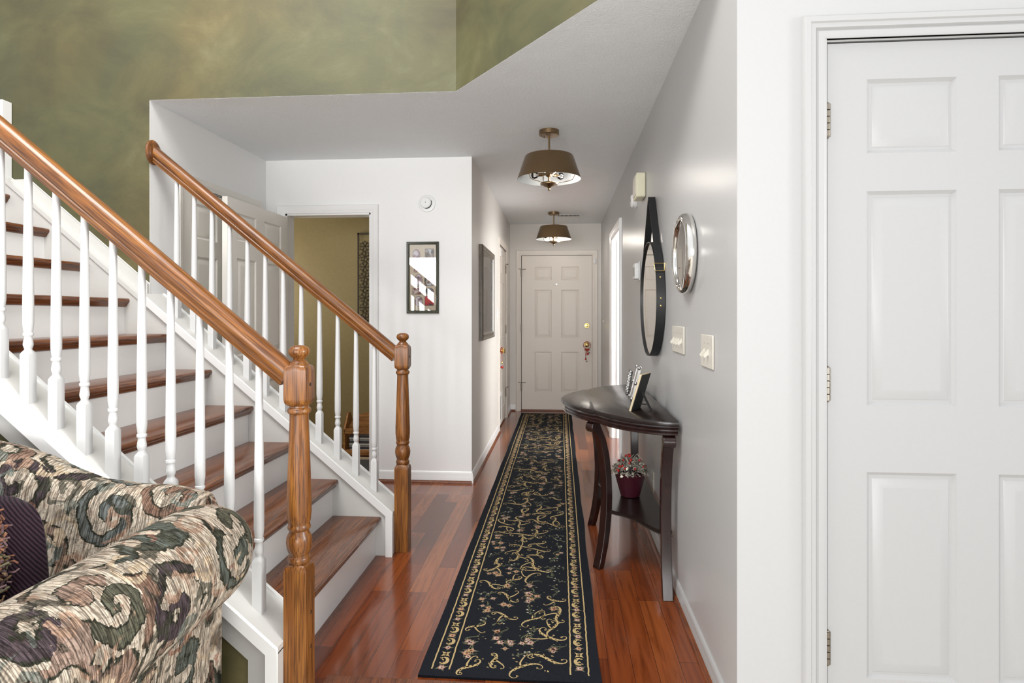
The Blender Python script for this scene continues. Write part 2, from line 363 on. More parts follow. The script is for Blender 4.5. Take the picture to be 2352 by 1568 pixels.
def base_run(name, p, q, side, h=.085, qr=True, mat=TRIM):   # p->q along wall, room side = left normal * side
    p = Vector((*p, 0)); q = Vector((*q, 0)); d = (q-p).normalized(); nn = Vector((-d.y, d.x, 0))*side
    prof = [(0, 0), (.013, 0), (.013, h*.62), (.010, h*.72), (.011, h*.80), (.006, h*.95), (.003, h), (0, h)]
    mb = MB().loft([[tuple(x+nn*a+Vector((0, 0, z))) for a, z in prof] for x in (p, q)])
    o = struct(mb, name, mat)
    if qr:
        pr = [(.013, 0)]+[(.013+.017*math.cos(t*PI/8), .019*math.sin(t*PI/8)) for t in range(5)]
        m2 = MB().loft([[tuple(x+nn*a+Vector((0, 0, z))) for a, z in pr] for x in (p, q)])
        c = m2.build('quarter_round', CHERRY, o); c['label'] = 'cherry wood quarter round'
    return o
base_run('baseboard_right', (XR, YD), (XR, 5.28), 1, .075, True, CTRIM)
base_run('baseboard_right_far', (XR, 6.37), (XR, YF), 1)
base_run('baseboard_back', (-1.365, YW), (XH+.002, YW), -1)
base_run('baseboard_hall_left', (XH, YW-.012), (XH, 6.46), -1)
base_run('baseboard_hall_left_far', (XH, 7.52), (XH, YF), -1)
base_run('baseboard_front_left', (XH, YF), (-.585, YF), -1)
base_run('baseboard_front_right', (.49, YF), (XR, YF), -1)
mb = casing(-6.30, -5.35, 2.03).xform(place((XR, 0, 0), R(-90)))
struct(mb, 'trim_2', TRIM, label='white casing of the bright side doorway')
mb = MB(); jamb(mb, -6.305, -5.345, 2.035, .122); mb.box(-6.285, -6.273, .05, .075, 0, 2.01); mb.xform(place((XR, 0, 0), R(-90)))
struct(mb, 'trim_3', TRIM, label='bright white jamb inside the side doorway')
mb = casing(-2.10, -1.431, 2.03).xform(place((0, YW-.001, 0), 0)); struct(mb, 'trim_4', TRIM, label='white casing of the doorway to the olive room')
mb = MB(); jamb(mb, -2.105, -1.426, 2.035, .122); mb.xform(place((0, YW, 0), 0)); struct(mb, 'trim_5', TRIM)

# ------------------------------------------------------------------ doors
def slab(w, h, xs, zs, t=.035, flip=False):
    """six panel door, local x 0..w, z 0..h, front at y=0 facing -y. xs: 4 cuts, zs: 6 cuts"""
    mb = MB(); X = [0]+xs+[w]; Z = [0]+zs+[h]
    for i in range(5):
        for j in range(7):
            a, b, c, d = X[i], X[i+1], Z[j], Z[j+1]
            if i in (1, 3) and j in (1, 3, 5):
                steps = [(0, 0), (.004, .004), (.010, .0085), (.017, .0085), (.021, .0065), (.043, .0015), (.046, 0.001)]
                rings = [[(a+o, y, c+o), (b-o, y, c+o), (b-o, y, d-o), (a+o, y, d-o)] for o, y in steps]
                mb.loft(rings, 0, False); mb.add(rings[-1], [(0, 1, 2, 3)])
            else: mb.add([(a, 0, c), (b, 0, c), (b, 0, d), (a, 0, d)], [(0, 1, 2, 3)])
    mb.add([(0, 0, 0), (w, 0, 0), (w, t, 0), (0, t, 0), (0, 0, h), (w, 0, h), (w, t, h), (0, t, h)], [(0, 3, 2, 1), (4, 5, 6, 7), (1, 2, 6, 5), (2, 3, 7, 6), (3, 0, 4, 7)])
    return mb
def hinge(x, z, h=.095, r=.0075, m=1):
    mb = MB(); mb.box(x-.016, x+.002, -.001, .002, z, z+h)
    for k in range(5):
        z0 = z+h*k/5+.0006; mb.lathe([(r*.7, z0), (r, z0+.001), (r, z0+h/5-.0016), (r*.7, z0+h/5-.0006)], (x, -r*.7, 0), 2, 12)
    mb.sphere((x, -r*.7, z+h), r*.6); mb.sphere((x, -r*.7, z), r*.6); return mb
def doorstop(x, z, s=1):
    mb = MB(); mb.tube([(x, -.006, z), (x+.02*s, -.02, z), (x+.05*s, -.028, z+.002)], .0035, 8)
    mb.tube([(x, -.006, z), (x-.012*s, -.022, z+.003), (x-.03*s, -.03, z+.004)], .0035, 8)
    mb.sphere((x+.052*s, -.028, z+.002), .006); mb.sphere((x-.032*s, -.03, z+.004), .006); return mb
def door(name, M, w, h, xs, zs, mat, label, cas=None, z0=.012):
    ob = slab(w, h-z0, xs, [z-z0 for z in zs]).xform(M @ Matrix.Translation((0, 0, z0))).build(name, mat, None, 0, 20)
    ob['kind'] = 'structure'; ob['label'] = label
    if cas:
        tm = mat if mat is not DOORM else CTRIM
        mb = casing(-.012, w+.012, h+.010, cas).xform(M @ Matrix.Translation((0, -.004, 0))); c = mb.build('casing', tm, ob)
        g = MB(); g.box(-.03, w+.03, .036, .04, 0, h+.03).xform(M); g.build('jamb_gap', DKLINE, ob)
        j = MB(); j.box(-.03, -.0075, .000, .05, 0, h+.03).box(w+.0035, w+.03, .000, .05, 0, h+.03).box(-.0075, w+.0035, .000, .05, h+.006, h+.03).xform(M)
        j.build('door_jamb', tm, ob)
    return ob
# closet door, right foreground
Md = place((.790, YD+.012, 0), 0)
WP = [(0, 0), (0, .012), (.006, .015), (.02, .016), (.026, .011), (.030, .019), (.042, .020), (.046, .025), (.060, .026), (.066, .018), (.068, 0)]
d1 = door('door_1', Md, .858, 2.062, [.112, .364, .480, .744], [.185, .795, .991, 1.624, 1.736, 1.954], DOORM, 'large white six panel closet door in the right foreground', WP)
for z in (.225, 1.005, 1.785): hinge(-.001, z, .098).xform(Md).build('hinge', NICKEL, d1, 0)
# front door
Mf = place((-.504, YF+.010, 0), 0)
d2 = door('door_2', Mf, .914, 2.025, [.17, .39, .517, .747], [.245, .773, .955, 1.581, 1.709, 1.883], DOORW, 'white six panel front door at the far end of the hall', PROF, .02)
for z in (.26, 1.03, 1.76): hinge(-.004, z, .10).xform(Mf).build('hinge', NICKEL, d2)
doorstop(-.004, .37).xform(Mf).build('hinge_doorstop', NICKEL, d2); doorstop(-.004, 1.85).xform(Mf).build('hinge_doorstop', NICKEL, d2)
MB().lathe([(.012, 0), (.012, -.004), (.008, -.006), (.0075, -.002)], (.455, 0, 1.653), 1, 16).xform(Mf).build('peephole', CHROME, d2)
MB().lathe([(.034, 0), (.034, -.008), (.030, -.012), (.026, -.012), (.022, -.022), (.006, -.024)], (.847, 0, 1.115), 1, 24).xform(Mf).build('deadbolt', BRIGHTB, d2)
MB().lathe([(.034, 0), (.034, -.006), (.014, -.012), (.012, -.030), (.022, -.038), (.029, -.050), (.029, -.062), (.020, -.070), (.004, -.072)], (.847, 0, .868), 1, 24).xform(Mf).build('door_knob', BRIGHTB, d2)
MB().box(-.02, .93, -.008, .05, 0, .018).xform(Mf).build('door_sill', CHERRY, d2)
# left hall door (faces +x)
Ml = place((XH-.010, 6.56, 0), R(90))
d3 = door('door_3', Ml, .86, 2.02, [.112, .364, .480, .744], [.185, .795, .991, 1.624, 1.736, 1.954], DOORW, 'white panel door on the left side of the hall beside the front door', PROF, .02)
for z in (.26, 1.03, 1.76): hinge(.865, z, .10).xform(Ml).build('hinge', NICKEL, d3)
doorstop(.865, .37).xform(Ml).build('hinge_doorstop', NICKEL, d3); doorstop(.865, 1.87).xform(Ml).build('hinge_doorstop', NICKEL, d3)
MB().lathe([(.034, 0), (.034, -.006), (.014, -.012), (.012, -.030), (.022, -.038), (.029, -.050), (.029, -.062), (.020, -.070), (.004, -.072)], (.07, 0, .865), 1, 24).xform(Ml).build('door_knob', BRIGHTB, d3)
mb = MB(); mb.box(.06, .30, -.014, 0, .06, .09); mb.box(.06, .30, -.014, 0, .36, .39); mb.box(.06, .09, -.014, 0, .09, .36); mb.box(.27, .30, -.014, 0, .09, .36); mb.box(.09, .27, -.006, 0, .09, .36, 1)
mb.xform(Ml).build('pet_flap', [TRIM, GPL], d3)
# nook door closed in left wall
Mn = place((XN-.012, 3.51, 0), R(90))
d4 = door('door_4', Mn, .86, 2.04, [.112, .364, .480, .744], [.185, .795, .991, 1.624, 1.736, 1.954], LDOOR, 'closed white panel door half hidden behind the open door past the stairs', PROF, .02)
# open door of the olive room
Mo = place((-2.075, 3.66, 0), R(90))
d5 = door('door_5', Mo, .845, 2.0, [.112, .360, .476, .733], [.185, .795, .991, 1.624, 1.736, 1.915], LDOOR, 'open white panel door swung back behind the stair balusters', None, .015)

# ------------------------------------------------------------------ staircase
S = .835
def capz(x): return .243+S*(-.90-x)
st = thing('staircase', (-.96, 2.57, 0), 'straight staircase with oak treads, white risers and white closed stringers', 'staircase')
RUN, RISE = .231, .1907
for k in range(12):
    nx = -.932-RUN*k; z = .2025+RISE*k; t = .028
    pr = [(nx-.295, z), (nx-.008, z), (nx-.002, z-.004), (nx, z-.012), (nx-.002, z-.021), (nx-.008, z-.026), (nx-.012, z-.030), (nx-.016, z-.040), (nx-.024, z-.046), (nx-.030, z-.047), (nx-.030, z-t), (nx-.295, z-t)]
    MB().prism(pr, 1, 1.99, 3.122).build('tread', OAKY, st, 0, 50)
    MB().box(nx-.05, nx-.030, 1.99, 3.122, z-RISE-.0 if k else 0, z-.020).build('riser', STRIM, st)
def knee(y0, y1, xend, out):
    XE = -.877
    body = MB().prism([(XE, 0), (XE, capz(XE)-.018), (xend, capz(xend)-.018), (xend, 0)], 1, y0+.018, y1-.020)
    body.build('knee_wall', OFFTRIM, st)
    c = MB(); d = .022
    c.prism([(XE, capz(XE)-.0), (xend, capz(xend)), (xend, capz(xend)-d), (XE, capz(XE)-d)], 1, y0+.012, y1-.012)
    c.build('knee_wall_cap', OFFTRIM, st)
    for (a, b) in ((y0, y0+.013), (y1-.013, y1)):
        e = MB(); e.prism([(XE+.001, 0), (XE+.001, capz(XE)+.002), (xend, capz(xend)+.002), (xend, capz(xend)-.030), (XE-.024, capz(XE-.024)-.030), (XE-.024, 0)], 1, a, b)
        e.build('cap_moulding', STRIM, st, .005)
knee(3.105, 3.315, XN, 0); knee(1.81, 2.02, -3.6, 1)
f = MB(); XE = -.90; b = .062
f.prism([(XE, 0), (XE, capz(XE)-.028), (-3.6, capz(-3.6)-.028), (-3.6, capz(-3.6)-.105), (XE-b, capz(XE-b)-.105), (XE-b, 0)], 1, 1.819, 1.829)
o = f.build('stringer_frame', GREYT, st, .003); o['label'] = 'light grey board under the stringer cap'
p = MB().prism([(XE-b+.002, 0), (XE-b+.002, capz(XE-b)-.10), (-3.6, capz(-3.6)-.10), (-3.6, 0)], 1, 1.824, 1.8285)
o = p.build('green_panel', GREEN, st); o['label'] = 'dark green painted panel under the stringer'
# skirt on green wall
sk = MB()
sk.prism([(XN, capz(XN)-.5), (XN, capz(XN)-.030), (-3.25, capz(-3.25)-.030), (-3.8, capz(-3.25)), (-3.8, 1.9)], 1, 3.118, YG-.001)
sk.prism([(XN, capz(XN)-.040), (XN, capz(XN)+.055), (-2.955, capz(-2.955)+.05), (-3.3, capz(-2.955)+.05), (-3.3, 1.9)], 1, 3.165, YG-.001)
sk.prism([(XN, capz(XN)-.040), (XN, capz(XN)-.022), (-3.03, capz(-3.03)-.022), (-3.03, capz(-3.03)-.040)], 1, 3.110, 3.17)
sk.build('wall_skirt', OFFTRIM, st, .003)
struct(MB().box(-3.9, -3.068, 3.13, YG-.001, 1.9, 2.447), 'trim_6', STRIM, .003, 'white upright board at the top of the stairs')

# railings
NW = .0365
def newel_mesh(mb):
    mb.sqloft([(NW, 0, 0), (NW, .435, 0), (NW*.985, .450, .12), (NW*.93, .458, .55), (NW*.80, .463, 1)])
    mb.sqloft([(.030, .460, 1), (.0345, .466, 1), (.036, .474, 1), (.0345, .481, 1), (.030, .486, 1), (.0335, .495, 1), (.0385, .510, 1), (.0405, .528, 1), (.0385, .546, 1), (.031, .562, 1),
               (.030, .566, 1), (.035, .571, 1), (.0365, .577, 1), (.034, .583, 1), (.033, .588, 1), (.036, .598, 1), (.0385, .625, 1), (.0385, .66, 1), (.036, .74, 1), (.0325, .84, 1), (.0295, .93, 1),
               (.030, .940, 1), (.036, .945, 1), (.037, .952, 1), (.035, .958, 1), (.030, .962, 1), (.029, .972, 1)])
    mb.sqloft([(NW*.80, .966, 1), (NW*.93, .970, .55), (NW*.985, .978, .12), (NW, .990, 0), (NW, 1.078, 0), (NW*.985, 1.090, .12), (NW*.93, 1.097, .55), (NW*.75, 1.101, 1)])
def finial_mesh(mb):
    mb.sqloft([(.030, 1.098, 1), (.029, 1.103, 1), (.022, 1.110, 1), (.018, 1.116, 1), (.020, 1.121, 1), (.029, 1.128, 1), (.033, 1.137, 1), (.033, 1.145, 1), (.028, 1.154, 1), (.016, 1.160, 1), (.003, 1.161, 1)])
def baluster_mesh():
    q = .016
    mb = MB(); K = .86
    mb.sqloft([(a, z*K if z < .31 else z-.042*(1-(z-.31)/.53), c) for a, z, c in [(q, -.035, 0), (q, .178, 0), (q*.92, .186, .3), (q*.72, .196, 1), (.0105, .200, 1), (.0125, .206, 1), (.0148, .216, 1), (.0140, .226, 1), (.0118, .242, 1), (.0113, .248, 1),
               (.0120, .250, 1), (.0150, .253, 1), (.0155, .258, 1), (.0150, .263, 1), (.0120, .266, 1), (.0135, .272, 1), (.0160, .300, 1), (.0162, .36, 1), (.0145, .50, 1), (.0120, .68, 1), (.0105, .84, 1)]], 24)
    return mb
HR = [(0, .037), (.012, .0365), (.022, .033), (.030, .024), (.0345, .010), (.0335, -.002), (.028, -.011), (.0255, -.014), (.0285, -.018), (.0280, -.024), (.0235, -.029), (.0215, -.037)]
HR = HR+[(-a, b) for a, b in HR[::-1] if a > 0]
def railing(yc, ex, z0, slope, xtop, xs, label, ros):
    rt = thing('stair_railing', (-.84, yc, 0), label, 'railing')
    nb = MB(); newel_mesh(nb); nb.xform(Matrix.Translation((-.8405, yc, 0)))
    nw = nb.build('newel_post', OAKZ, rt, .0015, 40)
    fb = MB(); finial_mesh(fb); fb.xform(Matrix.Translation((-.8405, yc, 0))); fb.build('finial', OAKZ, nw, 0, 40)
    for z in ((.30, .19, .06) if yc > 3 else (.30, .19)):
        MB().lathe([(.006, 0), (.006, .002), (.003, .0025)], (-.804, yc+.004, z), 0, 12).build('screw_plug', BRASS, nw)
    MB().lathe([(.006, 0), (.006, .001)], (-.804, yc, 1.035), 0, 12).build('plug_hole', DKLINE, nw)
    ln = (-.877-xtop)/math.cos(math.atan(slope))
    hb = MB(); hb.loft([[(x, a, b) for a, b in HR] for x in [-(ln+.0)*i/12 for i in range(13)]])
    # flat ended at newel: extend a little inside
    h = hb.build('handrail', OAKX, None, 0, 40); h.parent = rt; ORG[h.name] = (0, 0, 0)
    h.location = (-.872+.84, 0, z0); h.rotation_euler = (0, math.atan(slope), 0)
    if ros:
        r = MB(); zt = z0+slope*(-.877-xtop)
        r.lathe([(.050, 0), (.058, .004), (.060, .012), (.056, .018), (.050, .020), (.046, .026), (.038, .030), (.02, .032)], (XN+.0, yc, zt), 0, 32)
        r.v = [(x, y, zt+(z-zt)*1.15) for x, y, z in r.v]
        r.build('rosette', OAKZ, rt, 0, 40)
    me = None
    for i, x in enumerate(xs):
        zc = capz(x); zr = z0+slope*(-.877-x); sc = (zr-.035+.02-zc)/.815
        if me is None:
            b = baluster_mesh().build('baluster', BTRIM, None, 0, 40); me = b.data; b.parent = rt
        else: b = bpy.data.objects.new('baluster', me); COL.objects.link(b); b.parent = rt
        b.location = (x+.84, 0, zc); b.scale.z = sc
    return rt
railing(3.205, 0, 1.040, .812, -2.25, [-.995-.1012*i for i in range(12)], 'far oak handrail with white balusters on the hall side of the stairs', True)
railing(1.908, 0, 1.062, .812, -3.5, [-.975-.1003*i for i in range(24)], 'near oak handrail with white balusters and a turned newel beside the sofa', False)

# ------------------------------------------------------------------ runner rug
def rug():
    X0, X1, Y0, Y1 = -.492, .140, 2.085, 7.74
    mb = MB(); n = 90; left = []; right = []
    for i in range(n+1):
        y = Y0+(Y1-Y0)*i/n
        left.append((X0+.006*noise.noise(Vector((y*2.1, 0, 0)))+.002*noise.noise(Vector((y*11, 3, 0))), y)); right.append((X1+.006*noise.noise(Vector((y*2.3, 7, 0))), y))
    mb.prism(left[::-1]+right, 2, .001, .009, 0)
    zt = .0096
    def rib(pts, wd, m, z=zt):
        P = [Vector((*p, 0)) for p in pts]; vs = []
        for i, p in enumerate(P):
            t = P[min(i+1, len(P)-1)]-P[max(i-1, 0)]
            if t.length < 1e-9: t = Vector((1, 0, 0))
            t.normalize(); nn = Vector((-t.y, t.x, 0)); q = wd[i] if isinstance(wd, list) else wd
            a = p+nn*q; b = p-nn*q; vs += [(a.x, a.y, z), (b.x, b.y, z)]
        mb.add(vs, [(2*i+1, 2*i+3, 2*i+2, 2*i) for i in range(len(P)-1)], m)
    def blob(c, r, m, z=zt, lob=5, amp=.25, rot=0, e=1):
        k = lob*4; mb.add([(c[0]+r*(1+amp*math.cos(lob*2*PI*j/k))*math.cos(2*PI*j/k+rot), c[1]+r*e*(1+amp*math.cos(lob*2*PI*j/k))*math.sin(2*PI*j/k+rot), z) for j in range(k)], [tuple(range(k))], m)
    def leaf(c, a, l, m, z=zt):
        d = Vector((math.cos(a), math.sin(a))); nn = Vector((-d.y, d.x)); c = Vector(c)
        pts = [c, c+d*l*.35+nn*l*.26, c+d*l*.6+nn*l*.12, c+d*l, c+d*l*.6-nn*l*.12, c+d*l*.35-nn*l*.26]
        mb.add([(p.x, p.y, z) for p in pts], [tuple(range(6))], m)
    def curve(c, a, L, k0, k1, n=26, w0=.0035):
        p = Vector(c); pts = [tuple(p)]; th = a; K = []
        for i in range(n):
            s = i/(n-1); k = k0 if s < .5 else k1
            k = k*(abs(2*s-1)**2.4*2.5+.12); th += k*L/n; p = p+Vector((math.cos(th), math.sin(th)))*L/n; pts.append(tuple(p)); K.append(th)
        return pts, K+[th]
    def scroll(c, a, L, k, w, lo, hi, m=1, teeth=True):
        pts, th = curve(c, a, L, random.choice((-1, -1, 1))*k, k*random.uniform(.7, 1.1), 60)
        cx = sum(p[0] for p in pts)/len(pts); cy = sum(p[1] for p in pts)/len(pts)
        pts = [(p[0]-cx+c[0], p[1]-cy+c[1]) for p in pts]
        sh = max(0, lo-min(p[0] for p in pts))-max(0, max(p[0] for p in pts)-hi); pts = [(p[0]+sh, p[1]) for p in pts]
        n = len(pts); wd = [w*(.30+1.55*math.sin(PI*(i/(n-1)))**2*(1+.25*math.sin(i*1.9))) for i in range(n)]
        rib(pts, wd, m); blob(pts[0], w*1.3, m, lob=3); blob(pts[-1], w*1.4, m, lob=3)
        if teeth:
            for i in range(18, n-18, 5): leaf(pts[i], th[i]+random.choice((1, -1))*.7, w*random.uniform(3.4, 5.6), m)
        # branch
        if L > .10:
            q = pts[n//2]; s = random.choice((1, -1)); p2, t2 = curve(q, th[n//2]+s*.9, L*.5, s*30, s*65, 20)
            if min(x for x, y in p2) < lo or max(x for x, y in p2) > hi: return
            rib(p2, [w*(1.3-1.0*i/21) for i in range(len(p2))], m); blob(p2[-1], w*1.1, m, lob=3)
    def rose(c, r):
        for j in range(4): leaf((c[0]+r*.6*math.cos(j*1.6+c[1]*9), c[1]+r*.6*math.sin(j*1.6+c[1]*9)), j*1.6+c[1]*9, r*1.5, 4, zt-.0002)
        blob(c, r, 2, zt, 6, .15); blob(c, r*.62, 5 if random.random() < .5 else 1, zt+.0002, 5, .2); blob((c[0]+r*.1, c[1]), r*.34, 3, zt+.0004, 4, .3)
    for off in (.040, .103):
        for sd in (0, 1):
            pts = []
            for i in range(400):
                y = Y0+.04+(Y1-Y0-.08)*i/399; x = (X0+off if sd == 0 else X1-off)+.0022*noise.noise(Vector((y*40, off*50, sd)))+.004*noise.noise(Vector((y*2.1, 0, 0)))
                pts.append((x, y))
            rib(pts, .0027, 1 if off < .05 else 1)
    for yy in (Y0+.04, Y1-.04): rib([(X0+.04, yy), (X1-.04, yy)], .0027, 1) if yy > 5 else None
    for sd in (0, 1):
        xc = X0+.0715 if sd == 0 else X1-.0715; s = 1 if sd == 0 else -1; y = Y0+.05+sd*.03; k = 0
        while y < Y1-.06:
            q = k % 5
            if q in (0,): rose((xc, y), .0125)
            elif q == 3: rose((xc, y), .011)
            elif q in (1, 4):
                sg = s if q == 1 else s
                a0 = [(xc+sg*(.014*math.cos(t)), y+(.020 if q == 1 else .020)*math.sin(t)) for t in [-2.3+i*4.4/14 for i in range(15)]]
                rib(a0, [.0022+.0042*math.sin(PI*i/14) for i in range(15)], 1)
                blob(a0[0], .004, 1, lob=3); blob(a0[-1], .0045, 1, lob=3); leaf((xc, y), 2.2*sg, .015, 1); leaf((xc+.004, y-.008), -2.0*sg, .014, 1); leaf((xc-.008, y+.012), 2.5, .012, 1)
            else:
                for t in range(4): leaf((xc, y), PI/4+t*PI/2, .024, 1)
                blob((xc, y), .006, 1)
            y += .043; k += 1
    lo, hi = X0+.112, X1-.112; rows = int((Y1-Y0-.1)/.084)
    for r_ in range(rows):
        for c_ in range(4):
            x = lo+(c_+.5)*(hi-lo)/4+random.uniform(-.02, .02); y = Y0+.07+r_*.084+random.uniform(-.022, .022)+(.045 if c_ % 2 else 0)
            x = min(hi-.015, max(lo+.015, x)); t = random.random()
            if t < .44: scroll((x, y), random.uniform(0, 2*PI), *random.choice(((.15, 78), (.19, 64), (.23, 52))), random.uniform(.0026, .0037), lo+.004, hi-.004)
            elif t < .74:
                for _ in range(random.randint(2, 4)):
                    rose((min(hi-.012, max(lo+.012, x+random.uniform(-.026, .026))), y+random.uniform(-.028, .028)), random.uniform(.009, .0155))
                scroll((x, y+.03), random.uniform(0, 6), .08, 60, .0020, lo+.004, hi-.004, 4)
            else:
                a = random.uniform(0, 6)
                for q in range(13):
                    d = (q-6)*.0075; leaf((min(hi-.01, max(lo+.01, x+d*math.cos(a)+random.uniform(-.004, .004))), y+d*math.sin(a)), a+random.uniform(-1.8, 1.8), random.uniform(.013, .022), 4)
                for q in range(3): blob((min(hi-.01, max(lo+.01, x+random.uniform(-.02, .02))), y+random.uniform(-.02, .02)), .0042, 5, lob=4)
    for _ in range(rows*11):
        x = random.uniform(lo+.01, hi-.01); y = random.uniform(Y0+.04, Y1-.06); leaf((x, y), random.uniform(0, 6.3), random.uniform(.008, .015), random.choice((4, 4, 1)), zt-.0001)
    o = mb.build('runner_rug', [RUGM, GOLD, PINK, RED, SAGE, CRM], None, 0, 0)
    tag(o, 'long black runner rug with gold scrollwork and small roses on the hall floor', 'rug')
rug()

# ------------------------------------------------------------------ console table
def console():
    YC = 3.37; T = .80
    t = thing('console_table', (.35, YC, 0), 'dark mahogany half-moon console table with scrolled sabre legs against the grey wall', 'console table')
    half = [(.508, .70), (.460, .70), (.410, .685), (.314, .625), (.224, .525), (.175, .425), (.163, .400), (.140, .388), (.105, .33), (.055, .225), (.016, .11), (.002, 0)]
    def smooth(pts, it=2):
        for _ in range(it):
            q = [pts[0]]
            for a, b in zip(pts[:-1], pts[1:]): q += [(a[0]*.75+b[0]*.25, a[1]*.75+b[1]*.25), (a[0]*.25+b[0]*.75, a[1]*.25+b[1]*.75)]
            pts = q+[pts[-1]]
        return pts
    h1 = smooth(half[:6]); h2 = smooth(half[6:])
    hp = h1+h2; out = hp+[(x, -y) for x, y in hp[::-1][1:]]
    def ring(ins, z):
        r = []; n = len(out)
        for i, (x, y) in enumerate(out):
            a = Vector(out[max(0, i-1)]); b = Vector(out[min(n-1, i+1)]); d = (b-a).normalized(); nn = Vector((-d.y, d.x))  # inward?
            p = Vector((x, y)); c = Vector((.40, 0)); 
            if nn.dot(c-p) < 0: nn = -nn
            q = p+nn*ins; r.append((min(.508, q.x), YC+q.y, z))
        return r
    tp = MB(); tp.loft([ring(.006, T-.022), ring(.001, T-.019), ring(0, T-.008), ring(.002, T-.002), ring(.006, T)]); tp.build('table_top', ESPT, t, 0, 30)
    ap = MB(); ap.loft([ring(.018, T-.066), ring(.013, T-.063), ring(.012, T-.056), ring(.018, T-.051), ring(.012, T-.046), ring(.012, T-.040), ring(.018, T-.035), ring(.012, T-.030), ring(.014, T-.023), ring(.010, T-.021)]); ap.build('apron', ESP, t, 0, 40)
    def leg(c, n):
        n = Vector(n).normalized(); sd = Vector((-n.y, n.x)); w = .0235; mb = MB(); rings = []
        prof = [(-.012, .740, .018), (-.004, .715, .020), (-.016, .69, .020), (-.042, .64, .019), (-.064, .56, .019), (-.078, .46, .019), (-.083, .36, .019), (-.080, .27, .019), (-.070, .18, .018), (-.055, .10, .0175), (-.040, .04, .017), (-.028, 0, .017)]
        for o, z, th in prof:
            P = Vector(c)+n*o
            rings.append([tuple([*(P+n*a*th+sd*b*w), z]) for a, b in ((1, 1), (-1, 1), (-1, -1), (1, -1))])
        mb.loft(rings)
        k = 20; cz = .705; q = []
        for b in (-1.15, 1.15): q.append([tuple([*(Vector(c)+n*(.006+.027*math.cos(2*PI*j/k))+sd*b*w), cz+.027*math.sin(2*PI*j/k)]) for j in range(k)])
        mb.loft(q); return mb.build('leg', ESP, t, .003, 30)
    leg((.472, YC-.66), (0, -1)); leg((.472, YC+.66), (0, 1)); leg((.165, YC-.33), (-.80, -.60)); leg((.165, YC+.33), (-.80, .60))
    sh = [(.497, -.60), (.44, -.575), (.40, -.50), (.365, -.42), (.32, -.36), (.25, -.315), (.215, -.26), (.235, -.15), (.245, 0)]
    sh = smooth(sh); sh = sh+[(x, -y) for x, y in sh[::-1][1:]]
    MB().prism([(x, YC+y) for x, y in sh], 2, .270, .290).build('shelf', ESPT, t, .003)
    return t
console()

# plant pot on table shelf
pt = thing('potted_arrangement', (.372, 3.30, .291), 'burgundy pot of silver foliage with red berries on the shelf of the console table', 'potted arrangement')
POTM = paint('burgundy_glaze', (.045, .005, .012), .35, 40, .03)
pb = MB(); pb.lathe([(.045, 0), (.050, .003), (.066, .060), (.083, .125), (.087, .135), (.083, .135), (.062, .06), (.045, .01)], (.372, 3.30, .2915), 2, 32, 0, True); pb.build('pot', POTM, pt, 0, 40)
SIL = paint('silver_champagne_foliage', (.50, .47, .40), .35, 60, .1, metal=.4)
fo = MB(); rr = random.Random(3)
for i in range(620):
    a = rr.uniform(0, 2*PI); e = math.sqrt(rr.random()); rad = .098*e; hz = .125+.075*(1-e*e)*rr.uniform(.6, 1.15)+rr.uniform(-.01, .012)
    c = Vector((.372+rad*math.cos(a), 3.30+rad*math.sin(a), .2915+hz)); d = Vector((rr.uniform(-1, 1), rr.uniform(-1, 1), rr.uniform(-.3, 1))).normalized(); u = d.cross(Vector((rr.random(), rr.random(), rr.random()))).normalized()
    l = rr.uniform(.014, .027); wv = l*.33
    fo.add([c-d*l*.5, c+u*wv, c+d*l*.5, c-u*wv+d.cross(u)*wv*.3], [(0, 1, 2, 3)])
for i in range(12):
    a = rr.uniform(0, 2*PI); rad = rr.uniform(.0, .07); c = Vector((.372+rad*math.cos(a), 3.30+rad*math.sin(a), .45)); fo.tube([c, c+Vector((rr.uniform(-.012, .012), 0, .035)), c+Vector((rr.uniform(-.02, .02), 0, .06))], .0012, 5)
o = fo.build('foliage', SIL, pt, 0, 0); o['kind'] = 'stuff'
for i in range(34):
    a = rr.uniform(0, 2*PI); e = math.sqrt(rr.random()); rad = .092*e; MB().sphere((.372+rad*math.cos(a), 3.30+rad*math.sin(a), .2915+.142+.075*(1-e*e)), .0065, 0, 10).build('berry', REDG, pt)

